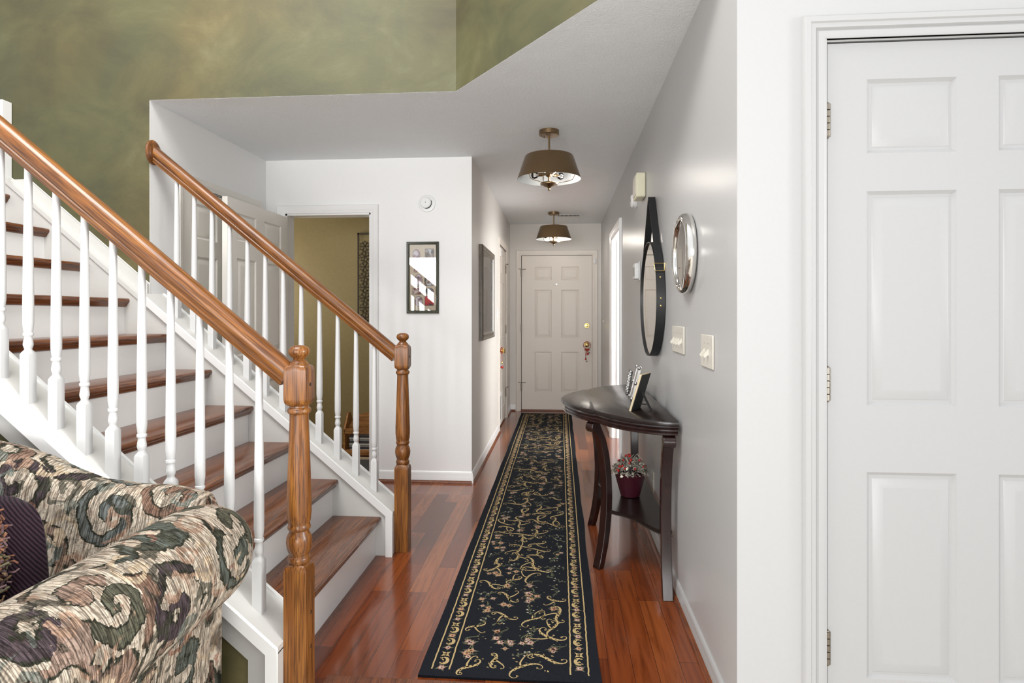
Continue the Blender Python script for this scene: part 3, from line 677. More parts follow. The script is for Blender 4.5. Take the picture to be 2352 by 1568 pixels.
# picture frames on the table
def pframe(name, base, ang, lean, w_, h_, mats, label, style):
    """frame standing; local: width along x, faces -y, base at z=0, leaning back (+y)"""
    root = thing(name, base, label, 'picture frame', 'small frames on the console table')
    root.rotation_euler = (0, 0, ang); ORG[root.name] = (0, 0, 0)
    L = Matrix.Rotation(-lean, 4, 'X')
    fb = MB(); b = .014
    for (x0, x1, z0, z1) in ((0, w_, 0, b), (0, w_, h_-b, h_), (0, b, b, h_-b), (w_-b, w_, b, h_-b)): fb.box(x0, x1, 0, .010, z0, z1)
    if style == 'ornate':
        for i in range(16):
            for x in (0, w_): fb.sphere((x, .003, h_*(i+.5)/16), .0058+.002*(i % 2), 0, 8)
        for i in range(8):
            for z in (0.005, h_): fb.sphere((w_*(i+.5)/8, .003, z), .0058, 0, 8)
    if style == 'crystal':
        for x in (0, w_):
            for z in (.01, h_*.5, h_-.012): fb.sphere((x, .002, z), .010, 0, 10)
    fb.xform(L).build('frame', mats[0], root, .001)
    MB().box(b*.6, w_-b*.6, .0035, .005, b*.6, h_-b*.6).xform(L).build('photograph', mats[2], root)
    bk = MB(); bk.box(.002, w_-.002, .0102, .013, .002, h_-.002).xform(L); bk.build('backing', mats[1], root)
    s = .026; y0 = .013
    top = L @ Vector((w_*.5, y0, h_*.52)); foot = Vector((w_*.5+.004, top.y+h_*.24, 0.001))
    eb = MB(); hw = .013
    eb.add([(top.x-hw*.6, top.y, top.z), (top.x+hw*.6, top.y, top.z), (foot.x+hw, foot.y, 0.001), (foot.x-hw, foot.y, 0.001), (top.x-hw*.6, top.y+.004, top.z+.002), (top.x+hw*.6, top.y+.004, top.z+.002), (foot.x+hw, foot.y+.004, .003), (foot.x-hw, foot.y+.004, .003)],
           [(0, 1, 2, 3), (7, 6, 5, 4), (0, 4, 5, 1), (1, 5, 6, 2), (2, 6, 7, 3), (3, 7, 4, 0)])
    eb.build('easel_leg', mats[1], root)
    lo_ = L @ Vector((w_*.5, y0, h_*.18)); MB().tube([lo_, (foot.x, foot.y-.02, lo_.z)], .003, 6).build('easel_ribbon', mats[1], root)
    return root
GILT = paint('cream_gilt_edge', (.62, .52, .34), .35, 40, .05, metal=.2)
SILV = paint('tarnished_silver', (.45, .44, .43), .28, 80, .2, metal=1)
PHT = paint('faded_snapshot', (.35, .33, .32), .3, 12, 0, var=.5)
# faces -x (hall) turned partly towards the front door
pframe('picture_frame', (.383, 3.057, .801), R(-115.5), R(17), .135, .185, [GILT, BLACKB, PHT], 'gilt-edged photo frame showing its black back, nearest on the console table', 'plain')
pframe('picture_frame', (.378, 3.42, .801), R(-91.7), R(14), .13, .19, [SILV, SILV, PHT], 'tall clear and silver photo frame, middle one on the console table', 'crystal')
pframe('picture_frame', (.384, 3.65, .801), R(-91.7), R(10), .09, .135, [SILV, BLACKB, PHT], 'small ornate beaded silver photo frame, farthest on the console table', 'ornate')

# ------------------------------------------------------------------ wall things on the right wall
def ringpts(cy, cz, r, x, n=64): return [(x, cy+r*math.sin(2*PI*i/n), cz+r*math.cos(2*PI*i/n)) for i in range(n)]
def ringband(mb, cy, cz, prof, m=0, n=72):   # prof list of (radius, x)
    mb.loft([[(x, cy+r*math.sin(2*PI*i/n), cz+r*math.cos(2*PI*i/n)) for r, x in prof] for i in range(n)], m, False, True)
mr = thing('wall_mirror', (XR, 3.40, 1.345), 'round mirror with black rim hanging on a black leather strap', 'mirror')
MY, MZ, MR = 3.40, 1.345, .312
mb = MB(); ringband(mb, MY, MZ, [(MR, XR-.003), (MR, XR-.047), (MR-.005, XR-.047), (MR-.006, XR-.003)]); mb.build('rim', BLACK, mr, 0, 40)
MB().lathe([(MR-.006, XR-.034), (MR-.006, XR-.038)], (0, MY, MZ), 0, 72).build('mirror_glass', MIRR, mr, 0, 0)
top = 1.895; D = top-MZ; al = math.acos((MR+.002)/D); sb = MB()
for sg in (-1, 1):
    ty = MY+sg*(MR+.002)*math.sin(al); tz = MZ+(MR+.002)*math.cos(al); wy = MY+sg*.010
    d = Vector((0, ty-wy, tz-top)).normalized(); nn = Vector((0, d.z, -d.y))*sg*-1*.0015
    path = [(wy, top), (ty, tz)]
    k = 16; ang0 = al; arc = [(MY+sg*(MR+.002)*math.sin(al+(1.15)*i/k), MZ+(MR+.002)*math.cos(al+(1.15)*i/k)) for i in range(1, k+1)]
    pts = path+arc; rings = []
    for i, (y, z) in enumerate(pts):
        a = Vector(pts[max(0, i-1)]); b_ = Vector(pts[min(len(pts)-1, i+1)]); t_ = (b_-a).normalized(); n2 = Vector((t_.y, -t_.x))*.0016
        rings.append([(XR-.044, y+n2.x, z+n2.y), (XR-.006, y+n2.x, z+n2.y), (XR-.006, y-n2.x, z-n2.y), (XR-.044, y-n2.x, z-n2.y)])
    sb.loft(rings)
sb.tube([(XR-.006, MY, top), (XR-.044, MY, top)], .011, 12)
stp = sb.build('leather_strap', BLACK, mr, 0, 40)
bz = MB(); by = MY-(MR+.006)*math.sin(al+.10); bzz = MZ+(MR+.006)*math.cos(al+.10)
bz.tube([(XR-.052, by-.0, bzz+.018), (XR-.052, by-.016, bzz-.020), (XR-.004, by-.016, bzz-.020), (XR-.004, by, bzz+.018)], .003, 8, 0, True)
for da in (.28, .62, .74):
    MB().sphere((XR-.026, MY-(MR+.005)*math.sin(al+da), MZ+(MR+.005)*math.cos(al+da)), .0055, 0, 10).build('rivet', BRIGHTB, stp)
bz.build('strap_buckle', BRIGHTB, stp, 0, 40)

ck = thing('wall_clock', (XR, 2.53, 1.508), 'small round wall clock with a thick polished chrome bezel', 'clock')
CY, CZ_, CR = 2.53, 1.508, .163
mb = MB(); ringband(mb, CY, CZ_, [(CR-.012, XR-.002), (CR, XR-.010), (CR+.001, XR-.024), (CR-.006, XR-.038), (CR-.020, XR-.046), (CR-.028, XR-.043), (CR-.031, XR-.036), (CR-.031, XR-.008)]); mb.build('bezel', CHROME, ck, 0, 60)
FACE = paint('silver_clock_face', (.42, .42, .43), .25, 20, 0, metal=.3)
mb = MB(); mb.lathe([(CR-.030, XR-.012), (CR-.030, XR-.016)], (0, CY, CZ_), 0, 64)
ringband(mb, CY, CZ_, [(.085, XR-.0165), (.085, XR-.019), (.079, XR-.019), (.079, XR-.0165)], 1); mb.build('clock_face', [FACE, CHROME], ck, 0, 40)
for i in range(12):
    a = 2*PI*i/12; r0, r1 = .095, .118; MB().tube([(XR-.018, CY+r0*math.sin(a), CZ_+r0*math.cos(a)), (XR-.018, CY+r1*math.sin(a), CZ_+r1*math.cos(a))], .002, 5).build('hour_mark', DKLINE, ck)
MB().tube([(XR-.021, CY, CZ_), (XR-.021, CY+.05, CZ_+.045)], .0024, 5).build('hour_hand', DKLINE, ck); MB().tube([(XR-.023, CY, CZ_), (XR-.023, CY-.02, CZ_+.10)], .0018, 5).build('minute_hand', DKLINE, ck)
MB().lathe([(CR-.030, XR-.033), (CR-.030, XR-.034)], (0, CY, CZ_), 0, 64).build('crystal', GLASS, ck, 0, 0)

def switchplate(yn, yf, z0, z1, tog, label, name='light_switch'):
    r = thing(name, (XR, (yn+yf)/2, z0), label, 'light switch')
    MB().box(XR-.007, XR-.0005, yn, yf, z0, z1).build('cover_plate', ALMOND, r, .003)
    n = len(tog)
    for y in tog:
        zc = (z0+z1)/2
        MB().prism([(XR-.007, zc-.010), (XR-.020, zc-.020), (XR-.023, zc-.014), (XR-.007, zc+.008)], 1, y-.004, y+.004).build('toggle', ALMOND, r, .001)
        for dz in (-.030, .030): MB().lathe([(.003, 0), (.003, -.0015), (.001, -.002)], (XR-.007, y, zc+dz), 0, 8).build('plate_screw', GPL, r)
switchplate(2.62, 2.885, 1.09, 1.208, [2.665, 2.722, 2.778, 2.835], 'almond four-gang light switch plate left of the smaller plate')
switchplate(2.13, 2.305, 1.070, 1.188, [2.19, 2.245], 'almond light switch plate with two toggles nearest the wall corner')
switchplate(7.30, 7.38, 1.13, 1.25, [7.34], 'pale light switch on the grey wall beside the front door')
r = thing('wall_outlet', (XR, 3.50, .27), 'almond electrical outlet low on the wall behind the console table', 'outlet')
MB().box(XR-.006, XR-.0005, 3.46, 3.54, .26, .38).build('cover_plate', ALMOND, r, .002)
for z in (.30, .34): MB().box(XR-.008, XR-.006, 3.485, 3.515, z-.014, z+.014).build('socket', GPL, r, .002)
r = thing('door_chime', (XR, 3.9, 1.985), 'yellowed plastic door chime box high on the right wall', 'door chime')
MB().box(XR-.058, XR-.001, 3.80, 3.97, 1.985, 2.135).build('housing', YELP, r, .008)
MB().box(XR-.062, XR-.056, 3.815, 3.955, 2.0, 2.12).build('front_grille', ALMOND, r, .002)
r = thing('round_sensor', (XR, 4.27, 2.03), 'small round white detector just past the door chime', 'smoke detector')
MB().lathe([(.050, 0), (.050, -.010), (.046, -.012), (.046, -.028), (.036, -.038), (.01, -.040)], (XR-.001, 4.27, 2.045), 0, 28).build('housing', WPL, r, 0, 30)
MB().lathe([(.012, 0), (.012, -.003)], (XR-.0405, 4.27, 2.05), 0, 12).build('test_button', GPL, r)
r = thing('thermostat', (XR, 4.15, 1.5), 'small white thermostat on the wall left of the round mirror', 'thermostat')
MB().box(XR-.006, XR-.001, 4.06, 4.21, 1.485, 1.61).build('back_plate', WPL, r, .003)
MB().box(XR-.034, XR-.006, 4.08, 4.19, 1.495, 1.60).build('housing', WPL, r, .006)
MB().box(XR-.0352, XR-.034, 4.095, 4.175, 1.515, 1.575).build('display', GPL, r)
# contact sensor of front door
r = thing('contact_sensor', (.44, YF, 1.95), 'little white alarm contact box at the upper right of the front door', 'sensor')
MB().box(.428, .456, YF-.045, YF-.019, 1.915, 1.985).build('housing', WPL, r, .003)
r = thing('contact_sensor', (XH, 6.64, 1.9), 'little white alarm contact box at the top of the left hall door', 'sensor')
MB().box(XH-.010, XH+.015, 6.60, 6.66, 1.895, 1.985).build('housing', WPL, r, .003)
r = thing('light_switch', (XH, 6.40, 1.15), 'white light switch on the left hall wall between picture and door', 'light switch')
MB().box(XH+.0005, XH+.007, 6.31, 6.39, 1.21, 1.33).build('cover_plate', WPL, r, .002)
MB().box(XH+.007, XH+.016, 6.346, 6.354, 1.265, 1.285).build('toggle', WPL, r, .001)
# smoke alarm on the white wall
r = thing('wall_alarm', (-.999, YW, 2.095), 'round white alarm detector on the white wall above the photo collage', 'smoke detector')
mb = MB(); mb.lathe([(.066, 0), (.066, -.004), (.062, -.007), (.045, -.009), (.043, -.006), (.040, -.006)], (-.999, YW-.001, 2.095), 1, 40); mb.build('base_plate', WPL, r, 0, 30)
MB().lathe([(.040, -.005), (.041, -.022), (.036, -.026), (.004, -.026)], (-1.006, YW-.001, 2.098), 1, 36).build('sensing_dome', WPL, r, 0, 30)
mb = MB(); mb.tube([(-1.006+.0425*math.cos(a), YW-.010, 2.098+.0425*math.sin(a)) for a in [-1.7+i*.14 for i in range(16)]], .0025, 6); mb.sphere((-1.006, YW-.027, 2.100), .003); mb.build('vent_slot', DKLINE, r)

# ------------------------------------------------------------------ collage frame
def collage():
    x0, x1, z0, z1 = -1.152, -.908, 1.268, 1.806
    FG = wood('dark_green_frame_paint', [(.03, .035, .02), (.055, .06, .035), (.09, .09, .055)], 2, .4, .1)
    MATB = paint('cream_mat_board', (.72, .62, .48), .7, 60, 0)
    r = thing('collage_frame', (-1.03, YW, z0), 'tall dark green photo collage frame on the white wall past the stairs', 'picture frame')
    y = YW-.001
    prof = [(0, 0), (0, .016), (.006, .020), (.014, .018), (.018, .012), (.022, .010), (.022, 0)]
    mb = MB(); rings = []
    for (px, pz, dx, dz) in ((x0, z0, 1, 1), (x1, z0, -1, 1), (x1, z1, -1, -1), (x0, z1, 1, -1)): rings.append([(px+dx*o, y-d, pz+dz*o) for o, d in prof])
    mb.loft(rings, 0, False, True); mb.build('frame', FG, r, 0, 30)
    MB().box(x0+.012, x1-.012, y-.006, y-.001, z0+.012, z1-.012).build('mat_board', MATB, r)
    DKB = paint('photo_border', (.05, .04, .04), .5, 20, 0)
    def pm(nm, a, b, c):
        m, n, N, L, bs = nt(nm); t = ntex(N, L, coords(N, L, (1, 1, 1)), 26, 2, .5, .4); rp = ramp(N, [(.36, a), (.5, b), (.62, c)], 'LINEAR'); L.new(t.outputs[0], rp.inputs[0]); L.new(rp.outputs[0], bs.inputs['Base Color']); return m
    pms = [pm('snapshot_a', (.12, .08, .09), (.5, .36, .38), (.75, .7, .75)), pm('snapshot_b', (.05, .07, .05), (.3, .2, .15), (.6, .65, .68)), pm('snapshot_c', (.05, .03, .03), (.35, .15, .12), (.7, .62, .58)), pm('snapshot_d', (.04, .04, .04), (.25, .24, .26), (.7, .68, .7))]
    REDP = pm('snapshot_red', (.04, .03, .03), (.55, .02, .03), (.65, .05, .05))
    W = x1-x0; H = z1-z0
    items = [('o', .30, .19, .22, .16), ('r', .71, .185, .26, .16), ('r', .34, .37, .22, .10), ('o', .70, .36, .25, .13), ('o', .36, .54, .24, .16), ('r', .69, .53, .26, .16), ('r', .33, .69, .28, .085), ('o', .70, .69, .26, .09), ('o', .37, .83, .24, .13), ('r', .70, .825, .26, .125)]
    for i, (k, fx, fz, fw, fh) in enumerate(items):
        cx = x0+W*fx; cz = z1-H*fz; a = W*fw/2; b = H*fh/2
        for s_, yy, mm in ((1.08, .0068, DKB), (1, .0074, REDP if i == 9 else pms[i % 4])):
            mb = MB()
            if k == 'o': mb.prism([(cx+a*s_*math.cos(t*PI/16), cz+b*s_*math.sin(t*PI/16)) for t in range(32)], 1, y-yy, y-.006)
            else: mb.box(cx-a*s_, cx+a*s_, y-yy, y-.006, cz-b*s_, cz+b*s_)
            if s_ == 1: mb.build('photograph', mm, r, 0, 0)
            else: mb.build('photo_border', mm, r, 0, 0)
    MB().box(x0+.018, x1-.018, y-.0115, y-.0105, z0+.018, z1-.018).build('glass_pane', GLASS, r, 0, 0)
collage()
# framed print, left hall wall
def hallpic():
    y0, y1, z0, z1 = 4.93, 5.83, 1.045, 1.835; x = XH+.001
    FR = wood('antique_bronze_frame', [(.035, .025, .014), (.09, .065, .036), (.19, .145, .085)], 2, .3, .2, 2)
    MAT2 = paint('cream_print_mat', (.68, .63, .56), .6, 60, 0)
    r = thing('framed_print', (XH, 5.38, z0), 'large bronze-framed print on the left hall wall', 'picture')
    prof = [(0, 0), (0, .026), (.012, .034), (.02, .024), (.03, .022), (.045, .030), (.055, .020), (.062, .014), (.062, 0)]
    mb = MB(); rings = []
    for (py, pz, dy, dz) in ((y0, z0, 1, 1), (y1, z0, -1, 1), (y1, z1, -1, -1), (y0, z1, 1, -1)): rings.append([(x+d, py+dy*o, pz+dz*o) for o, d in prof])
    mb.loft(rings, 0, False, True); mb.build('frame', FR, r, 0, 30)
    MB().box(x, x+.008, y0+.05, y1-.05, z0+.05, z1-.05).build('mat_board', MAT2, r)
    m, n, N, L, bs = nt('sepia_print'); t = ntex(N, L, coords(N, L, (1, 1, 1)), 7, 5, .6, 1); rp = ramp(N, [(.3, (.22, .20, .18)), (.7, (.50, .47, .43))]); L.new(t.outputs[0], rp.inputs[0]); L.new(rp.outputs[0], bs.inputs['Base Color'])
    MB().box(x+.008, x+.009, y0+.14, y1-.14, z0+.13, z1-.14).build('print', m, r)
    MB().box(x+.0125, x+.0135, y0+.055, y1-.055, z0+.055, z1-.055).build('glass_pane', GLASS, r, 0, 0)
hallpic()

# ------------------------------------------------------------------ ceiling lamps
def lamp(name, x, y, label, rz):
    r = thing(name, (x, y, CZ), label, 'ceiling lamp', 'brass ceiling lamps in the hall')
    c = (0, 0, 0); P = []
    def B(mb, nm, mt, par=None, sm=35):
        M = Matrix.Translation((x, y, CZ)) @ Matrix.Rotation(rz, 4, 'Z'); mb.xform(M); return mb.build(nm, mt, par or r, 0, sm)
    mb = MB(); mb.lathe([(.064, -.001), (.064, -.028), (.060, -.032), (.012, -.034)], c, 2, 40); B(mb, 'canopy', BRASS)
    for a in (2.2, 4.1): mb = MB(); mb.lathe([(.004, -.0330), (.004, -.036), (.002, -.037)], (.04*math.cos(a), .04*math.sin(a), 0), 2, 8); B(mb, 'canopy_screw', DKLINE)
    mb = MB(); mb.lathe([(.0065, -.032), (.0065, -.33)], c, 2, 16); B(mb, 'stem', BRASS)
    mb = MB(); n = 64
    mb.lathe([(.010, -.162), (.150, -.163), (.1555, -.168), (.2045, -.312), (.203, -.3125)], c, 2, n, 0, False); sh = B(mb, 'lamp_shade', BRASS, None, 30)
    mb = MB(); mb.lathe([(.203, -.3122), (.1545, -.1700), (.149, -.165), (.010, -.1645)], c, 2, n, 0, False); o = B(mb, 'shade_lining', SHADEIN, sh, 30); o['label'] = 'white lining'
    mb = MB(); mb.lathe([(.007, -.262), (.020, -.266), (.022, -.288), (.016, -.296), (.007, -.300)], c, 2, 20); B(mb, 'socket_hub', BRASS)
    for k in range(3):
        a = 2*PI*k/3+.5; d = Vector((math.cos(a), math.sin(a), 0))
        mb = MB(); mb.tube([d*.018+Vector((0, 0, -.278)), d*.04+Vector((0, 0, -.278)), d*.041+Vector((0, 0, -.278)), d*.068+Vector((0, 0, -.278))], [.008, .008, .012, .012], 14); sk_ = B(mb, 'bulb_socket', BRASS)
        mb = MB(); mb.tube([d*t+Vector((0, 0, -.278)) for t in (.066, .072, .085, .10, .113, .120, .122)], [.010, .012, .020, .024, .020, .009, .002], 16); B(mb, 'bulb', BULB, sk_)
        mb = MB(); mb.tube([d*t+Vector((0, 0, -.278)) for t in (.07, .08, .10)], [.002, .003, .001], 6); B(mb, 'filament', BRIGHTB, sk_)
        a2 = a+1.05; d2 = Vector((math.cos(a2), math.sin(a2), 0)); pts = [(.172, -.225), (.174, -.26), (.170, -.30), (.155, -.326), (.125, -.334), (.09, -.336), (.05, -.342)]
        mb = MB(); mb.tube([d2*q+Vector((0, 0, z)) for q, z in pts], .0022, 8); B(mb, 'wire_arm', DKLINE if False else BRASS)
    mb = MB(); mb.lathe([(.0085, -.322), (.010, -.330), (.052, -.335), (.057, -.340), (.055, -.347), (.036, -.352), (.030, -.358), (.018, -.361), (.013, -.366), (.006, -.370), (.008, -.376), (.008, -.381), (.002, -.386)], c, 2, 36); B(mb, 'finial', BRASS)
    # added point light under the unlit bulbs, brightens the hall
    l = bpy.data.lights.new('bulb_fill_light', 'POINT'); l.energy = 1.3 if y < 5 else 2.6; l.shadow_soft_size = .05; l.color = (1, .93, .84)
    lo = bpy.data.objects.new('bulb_fill_light', l); COL.objects.link(lo); lo.parent = r; lo.location = (.055, 0, -.325)
    return r
lamp('ceiling_lamp', -.072, 3.92, 'antique brass drum ceiling lamp, the nearer and larger of the two', .25)
lamp('ceiling_lamp', -.076, 7.05, 'antique brass drum ceiling lamp near the front door, the farther of the two', .8)
r = thing('ceiling_vent', (.09, 7.27, CZ), 'small slotted metal air vent in the ceiling behind the farther lamp', 'air vent')
MB().box(-.04, .23, 7.20, 7.34, CZ-.006, CZ-.0005).build('vent_frame', WPL, r, .002)
for i in range(16): 
    xx = -.022+i*.0155
    MB().box(xx, xx+.009, 7.225, 7.315, CZ-.0072, CZ-.005).build('vent_slot', DKLINE, r)

# ------------------------------------------------------------------ bell ornaments on door knobs
bo = thing('bell_hanger', (.343, YF-.05, .7), 'red ribbon door hanger with small bells on the front door knob', 'door hanger')
mb = MB(); mb.tube([(.343+.046*math.cos(a), YF-.045, .862+.048*math.sin(a)) for a in [i*2*PI/24 for i in range(24)]], .004, 8, 0, True); mb.build('ring', REDR, bo)
mb = MB(); 
for s_ in (-1, 1): mb.tube([(.343, YF-.05, .81), (.343+.024*s_, YF-.055, .818), (.343+.03*s_, YF-.055, .806), (.343+.012*s_, YF-.05, .797), (.343, YF-.05, .803)], .008, 8)
mb.tube([(.335, YF-.05, .805), (.328, YF-.05, .74), (.326, YF-.05, .69)], .006, 8); mb.tube([(.348, YF-.05, .805), (.356, YF-.05, .76)], .005, 8); mb.build('ribbon', REDR, bo)
for (xx, zz) in ((.370, .762), (.337, .655)): MB().sphere((xx, YF-.05, zz), .011, 0, 14).build('bell', SILV, bo)
for (xx, zz) in ((.326, .683), (.352, .75)): MB().sphere((xx, YF-.05, zz), .013, 0, 14).build('bead', REDG, bo)
yk = 6.63
bo = thing('bell_hanger', (XH+.05, yk, .65), 'red ribbon with a red bead hanging from the left hall door knob', 'door hanger')
mb = MB(); mb.tube([(XH+.02+.030*math.cos(a)*.2, yk+.034*math.cos(a), .868+.034*math.sin(a)) for a in [i*2*PI/20 for i in range(20)]], .005, 8, 0, True); mb.tube([(XH+.022, yk, .84), (XH+.025, yk-.004, .79), (XH+.025, yk, .745)], .004, 8); mb.build('ribbon', REDR, bo)
MB().sphere((XH+.025, yk, .735), .012, 0, 14).build('bell', BRIGHTB, bo); MB().sphere((XH+.025, yk, .685), .018, 0, 14, .85).build('bead', REDG, bo)

# ------------------------------------------------------------------ olive room things
r = thing('lattice_panel', (-1.78, 5.75, 1.1), 'dark carved lattice panel hanging on the olive wall', 'wall hanging')
LAT = paint('dark_metal_lattice', (.055, .040, .022), .45, 60, .1)
fx0, fx1, fz0, fz1 = -1.945, -1.56, 1.06, 2.045; y = 5.735
mb = MB()
for (a, b, c, d) in ((fx0, fx1, fz0, fz0+.018), (fx0, fx1, fz1-.018, fz1), (fx0, fx0+.015, fz0, fz1), (fx1-.015, fx1, fz0, fz1), (fx0+.125, fx0+.145, fz0+.12, fz1-.12), (fx1-.145, fx1-.125, fz0+.12, fz1-.12), (fx0+.125, fx1-.125, fz1-.14, fz1-.12), (fx0+.125, fx1-.125, fz0+.12, fz0+.14)): mb.box(a, b, y-.012, y, c, d)
mb.build('frame', LAT, r, .001)
mb = MB(); rn = random.Random(5)
for side in (fx0+.015, fx1-.125):
    k = 0; z = fz0+.02
    while z < fz1-.10:
        cx = side+.055; cz = z+.05
        for j in range(6):
            a = j*PI/3+(.26 if k % 2 else 0); mb.tube([(cx, y-.006, cz), (cx+.055*math.cos(a), y-.006, cz+.05*math.sin(a))], .0048, 5)
            a2 = a+PI/3; mb.tube([(cx+.036*math.cos(a), y-.006, cz+.036*math.sin(a)), (cx+.054*math.cos((a+a2)/2), y-.006, cz+.054*math.sin((a+a2)/2)), (cx+.036*math.cos(a2), y-.006, cz+.036*math.sin(a2))], .0042, 5)
        z += .098; k += 1
mb.build('lattice', LAT, r, 0)
r = thing('magazine_rack', (-1.66, 5.42, 0), 'honey pine magazine rack on the floor of the olive room', 'magazine rack')
mb = MB(); rx0, rx1, ry0, ry1 = -1.915, -1.42, 5.28, 5.52
side = [(ry0, 0), (ry1, 0), (ry1, .26), (ry1-.05, .30), (ry1-.09, .37), (ry0+.09, .37), (ry0+.05, .30), (ry0, .24)]
for xx in (rx0, rx1): MB().prism(side, 0, xx-.009, xx+.009).build('side_panel', PINE, r, .003)
mb = MB(); mb.box(rx0, rx1, ry0, ry0+.014, .02, .06); mb.box(rx0, rx1, ry0, ry0+.014, .20, .245)
for i in range(1, 4): mb.box(rx0+(rx1-rx0)*i/4-.012, rx0+(rx1-rx0)*i/4+.012, ry0, ry0+.012, .06, .20)
mb.build('front_rail', PINE, r, .002)
mid = [(rx0, .22), (rx0+.03, .29), (rx0+.08, .345), (rx0+.17, .375), ((rx0+rx1)/2, .385), (rx1-.17, .375), (rx1-.08, .345), (rx1-.03, .29), (rx1, .22)]
MB().prism(mid[::-1], 1, 5.385, 5.40).build('back_board', PINE, r, .002)
MB().box(rx0, rx1, ry0, ry1, .012, .026).build('bottom_board', PINE, r)
BK = [paint('magazine_cover_%s' % n, c, .4, 20, 0) for n, c in (('grey', (.28, .28, .28)), ('cream', (.6, .57, .5)), ('dark', (.06, .06, .07)))]
for i in range(9):
    z0 = .03+i*.017; a = random.uniform(-.01, .01)
    o = MB().box(rx0+.04+a, rx0+.25+a, ry0+.022, 5.38, z0, z0+.0145).build('magazine', BK[i % 3], None, .001, org=None)
    tag(o, ['grey', 'cream', 'black'][i % 3]+' magazine in the pine rack, '+['at the very bottom', 'second from the bottom', 'third from the bottom', 'fourth from the bottom', 'exactly in the middle', 'fourth from the top', 'third from the top', 'second from the top', 'on the very top'][i]+' of the stack', 'magazine', 'magazines in the pine rack')
o = MB().box(-2.6, -1.30, 4.66, 5.24, .001, .009).box(-2.45, -1.42, 4.76, 5.14, .009, .0095, 1).build('area_rug', [paint('tan_rug_border', (.34, .27, .18), .95, 200, .4), paint('charcoal_rug_field', (.05, .05, .05), .95, 200, .4)])
tag(o, 'charcoal rug with tan border on the floor of the olive room', 'rug')

# ------------------------------------------------------------------ sofa
def sofa():
    s = thing('sofa', (-1.9, 1.2, 0), 'rolled-arm sofa in cream floral tapestry fabric beside the stairs', 'sofa')
    AX, AZ, AR = -.962, .612, .134
    # arm roll along y
    mb = MB(); rings = []; n = 40
    ys = [.30, .32, .6, .9, 1.2, 1.40, 1.53]; end = [(1.53+.19*math.sin(t*PI/16), math.cos(t*PI/16)) for t in range(1, 9)]
    for y, sc in [(y, 1) for y in ys]+end:
        sc = max(sc, .04)
        ax = AX+.035*max(0, (1.3-y))*.6; rings.append([(ax+AR*sc*math.cos(2*PI*j/n), y, AZ+AR*1.03*sc*math.sin(2*PI*j/n)+.0*y) for j in range(n)])
    mb.loft(rings)
    # outer and inner panel below the roll
    pr = lambda y, k: [(AX-.025*k, y, .04), (AX-.038*k, y, .25), (AX-.010*k, y, .44), (AX+.03, y, .60), (AX-.10, y, .62), (AX-.13, y, .40), (AX-.13, y, .04)]
    mb.loft([pr(y, k) for y, k in ((.33, 1), (.9, 1), (1.45, 1), (1.60, .9), (1.66, .5))])
    arm = mb.build('arm', FABA, s, 0, 50)
    sm = arm.modifiers.new('soft', 'SUBSURF'); sm.levels = 1; sm.render_levels = 1
    # back
    crest = [(-1.015, .705, .06), (-1.03, .745, .07), (-1.12, .765, .08), (-1.24, .770, .085), (-1.34, .782, .088), (-1.42, .81, .09), (-1.50, .845, .09), (-1.60, .875, .09), (-1.75, .90, .09), (-2.1, .92, .09), (-2.7, .92, .09)]
    rings = []
    for x, h, r_ in crest:
        cy = 1.765-r_-.005; ring = [(x, 1.755, .05), (x, 1.76, .4)]
        for t in range(9):
            a = PI*t/8; ring.append((x, cy+r_*math.cos(a), h-r_+r_*math.sin(a)))
        ring += [(x, cy-r_-.035, h-r_-.10), (x, cy-r_-.09, .50), (x, cy-r_-.12, .35), (x, cy-r_-.12, .05)]
        rings.append(ring)
    MB().loft(rings).build('back', FAB, s, 0, 50)
    MB().box(-2.7, -1.10, .42, 1.50, .04, .30).build('base', FAB, s, .02)
    MB().box(-1.90, -1.115, .38, 1.47, .30, .46).build('seat_cushion', FAB, s, .05)
    MB().box(-2.69, -1.905, .38, 1.47, .30, .46).build('seat_cushion', FAB, s, .05)
    for (x, y) in ((-1.0, 1.6), (-1.0, .45)): MB().lathe([(.02, 0), (.028, .04)], (x, y, 0), 2, 12).build('foot', ESP, s)
sofa()
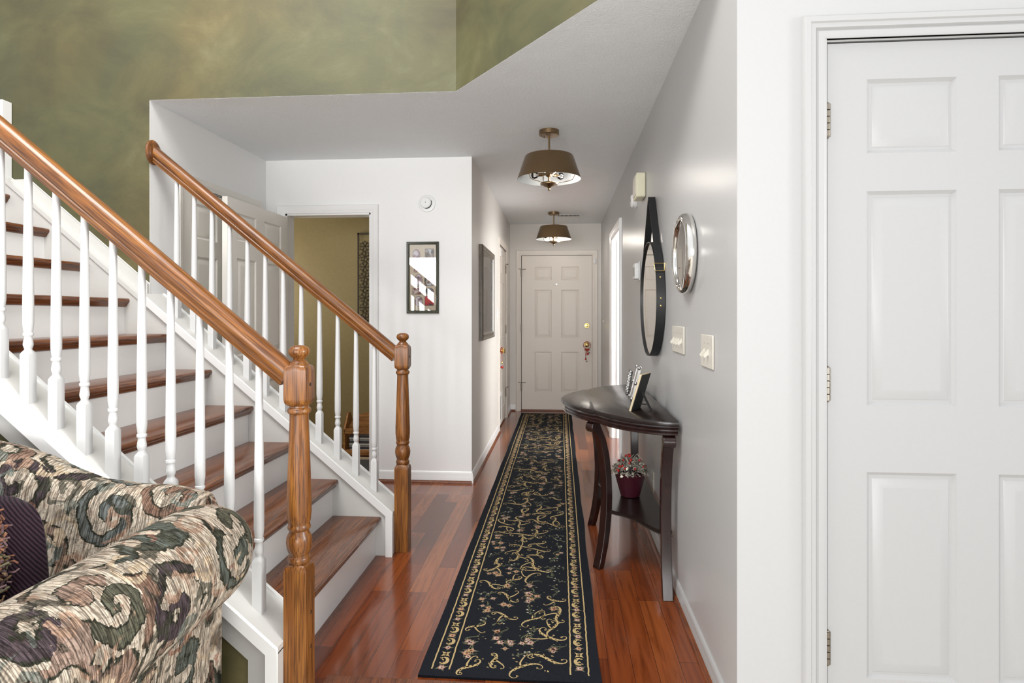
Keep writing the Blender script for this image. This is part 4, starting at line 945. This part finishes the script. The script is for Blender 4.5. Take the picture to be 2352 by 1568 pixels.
# cushion
cu = thing('throw_pillow', (-1.50, 1.38, .46), 'plum corduroy throw pillow with shaggy multicoloured fringe leaning in the sofa corner', 'pillow')
def pillow(c, w_, h_, t_, e, M):
    mb = MB(); n = 24; V = []; F = []
    for sgn in (1, -1):
        o = len(V)
        for i in range(n+1):
            for j in range(n+1):
                u = -1+2*i/n; v = -1+2*j/n; k = max(0, (1-u**4)*(1-v**4))**.5
                pin = 1-.10*(abs(u)*abs(v))**2*0+.0; uu = u*(1-.10*(1-abs(v))*0); 
                cr = 1-.17*u*u*v*v*v*v-.0; V.append((uu*w_*cr, sgn*t_*k, v*h_*(1-.17*u**4*v*v)))
        for i in range(n):
            for j in range(n):
                a = o+i*(n+1)+j; f = (a, a+1, a+n+2, a+n+1); F.append(f if sgn < 0 else f[::-1])
    mb.add(V, F); return mb.xform(M)
Mc = Matrix.Translation((-1.452, 1.30, .585)) @ Matrix.Rotation(R(14), 4, 'Z') @ Matrix.Rotation(R(-20), 4, 'X') @ Matrix.Rotation(R(-14), 4, 'Y')
pillow(None, .24, .22, .085, 0, Mc).build('pillow_body', CORD, cu, 0, 60)
CREAM = paint('cream_pillow_front', (.6, .58, .52), .8, 100, .2)
Mp = Mc @ Matrix.Translation((.012, -.050, .055)); pillow(None, .15, .15, .05, 0, Mp).build('pillow_front', CREAM, cu, 0, 60)
fr = MB(); rn = random.Random(11)
FM = [paint('fringe_%s' % n_, c_, .9, 100, .2) for n_, c_ in (('rust', (.18, .075, .04)), ('mauve', (.11, .06, .065)), ('gold', (.27, .18, .09)), ('olive', (.10, .09, .05)))]
for i in range(3600):
    a = rn.uniform(0, 2*PI); m_ = max(abs(math.cos(a)), abs(math.sin(a))); q = .172*rn.uniform(.72, 1.12)/m_**.35
    p = Vector((math.cos(a)*q, -.030-rn.uniform(0, .035), math.sin(a)*q)); d = Vector((rn.uniform(-1, 1)+math.cos(a)*.6, rn.uniform(-1, .1), rn.uniform(-1, 1)+math.sin(a)*.6)).normalized()*rn.uniform(.012, .024); b_ = Vector((rn.uniform(-1, 1), rn.uniform(-1, 0), rn.uniform(-1, 1)))*.010
    fr.tube([Mp @ p, Mp @ (p+d*.5+b_), Mp @ (p+d)], .0024, 4, rn.choice((0, 0, 1, 1, 2, 3)))
o = fr.build('fringe', FM, cu, 0, 60); o['kind'] = 'stuff'
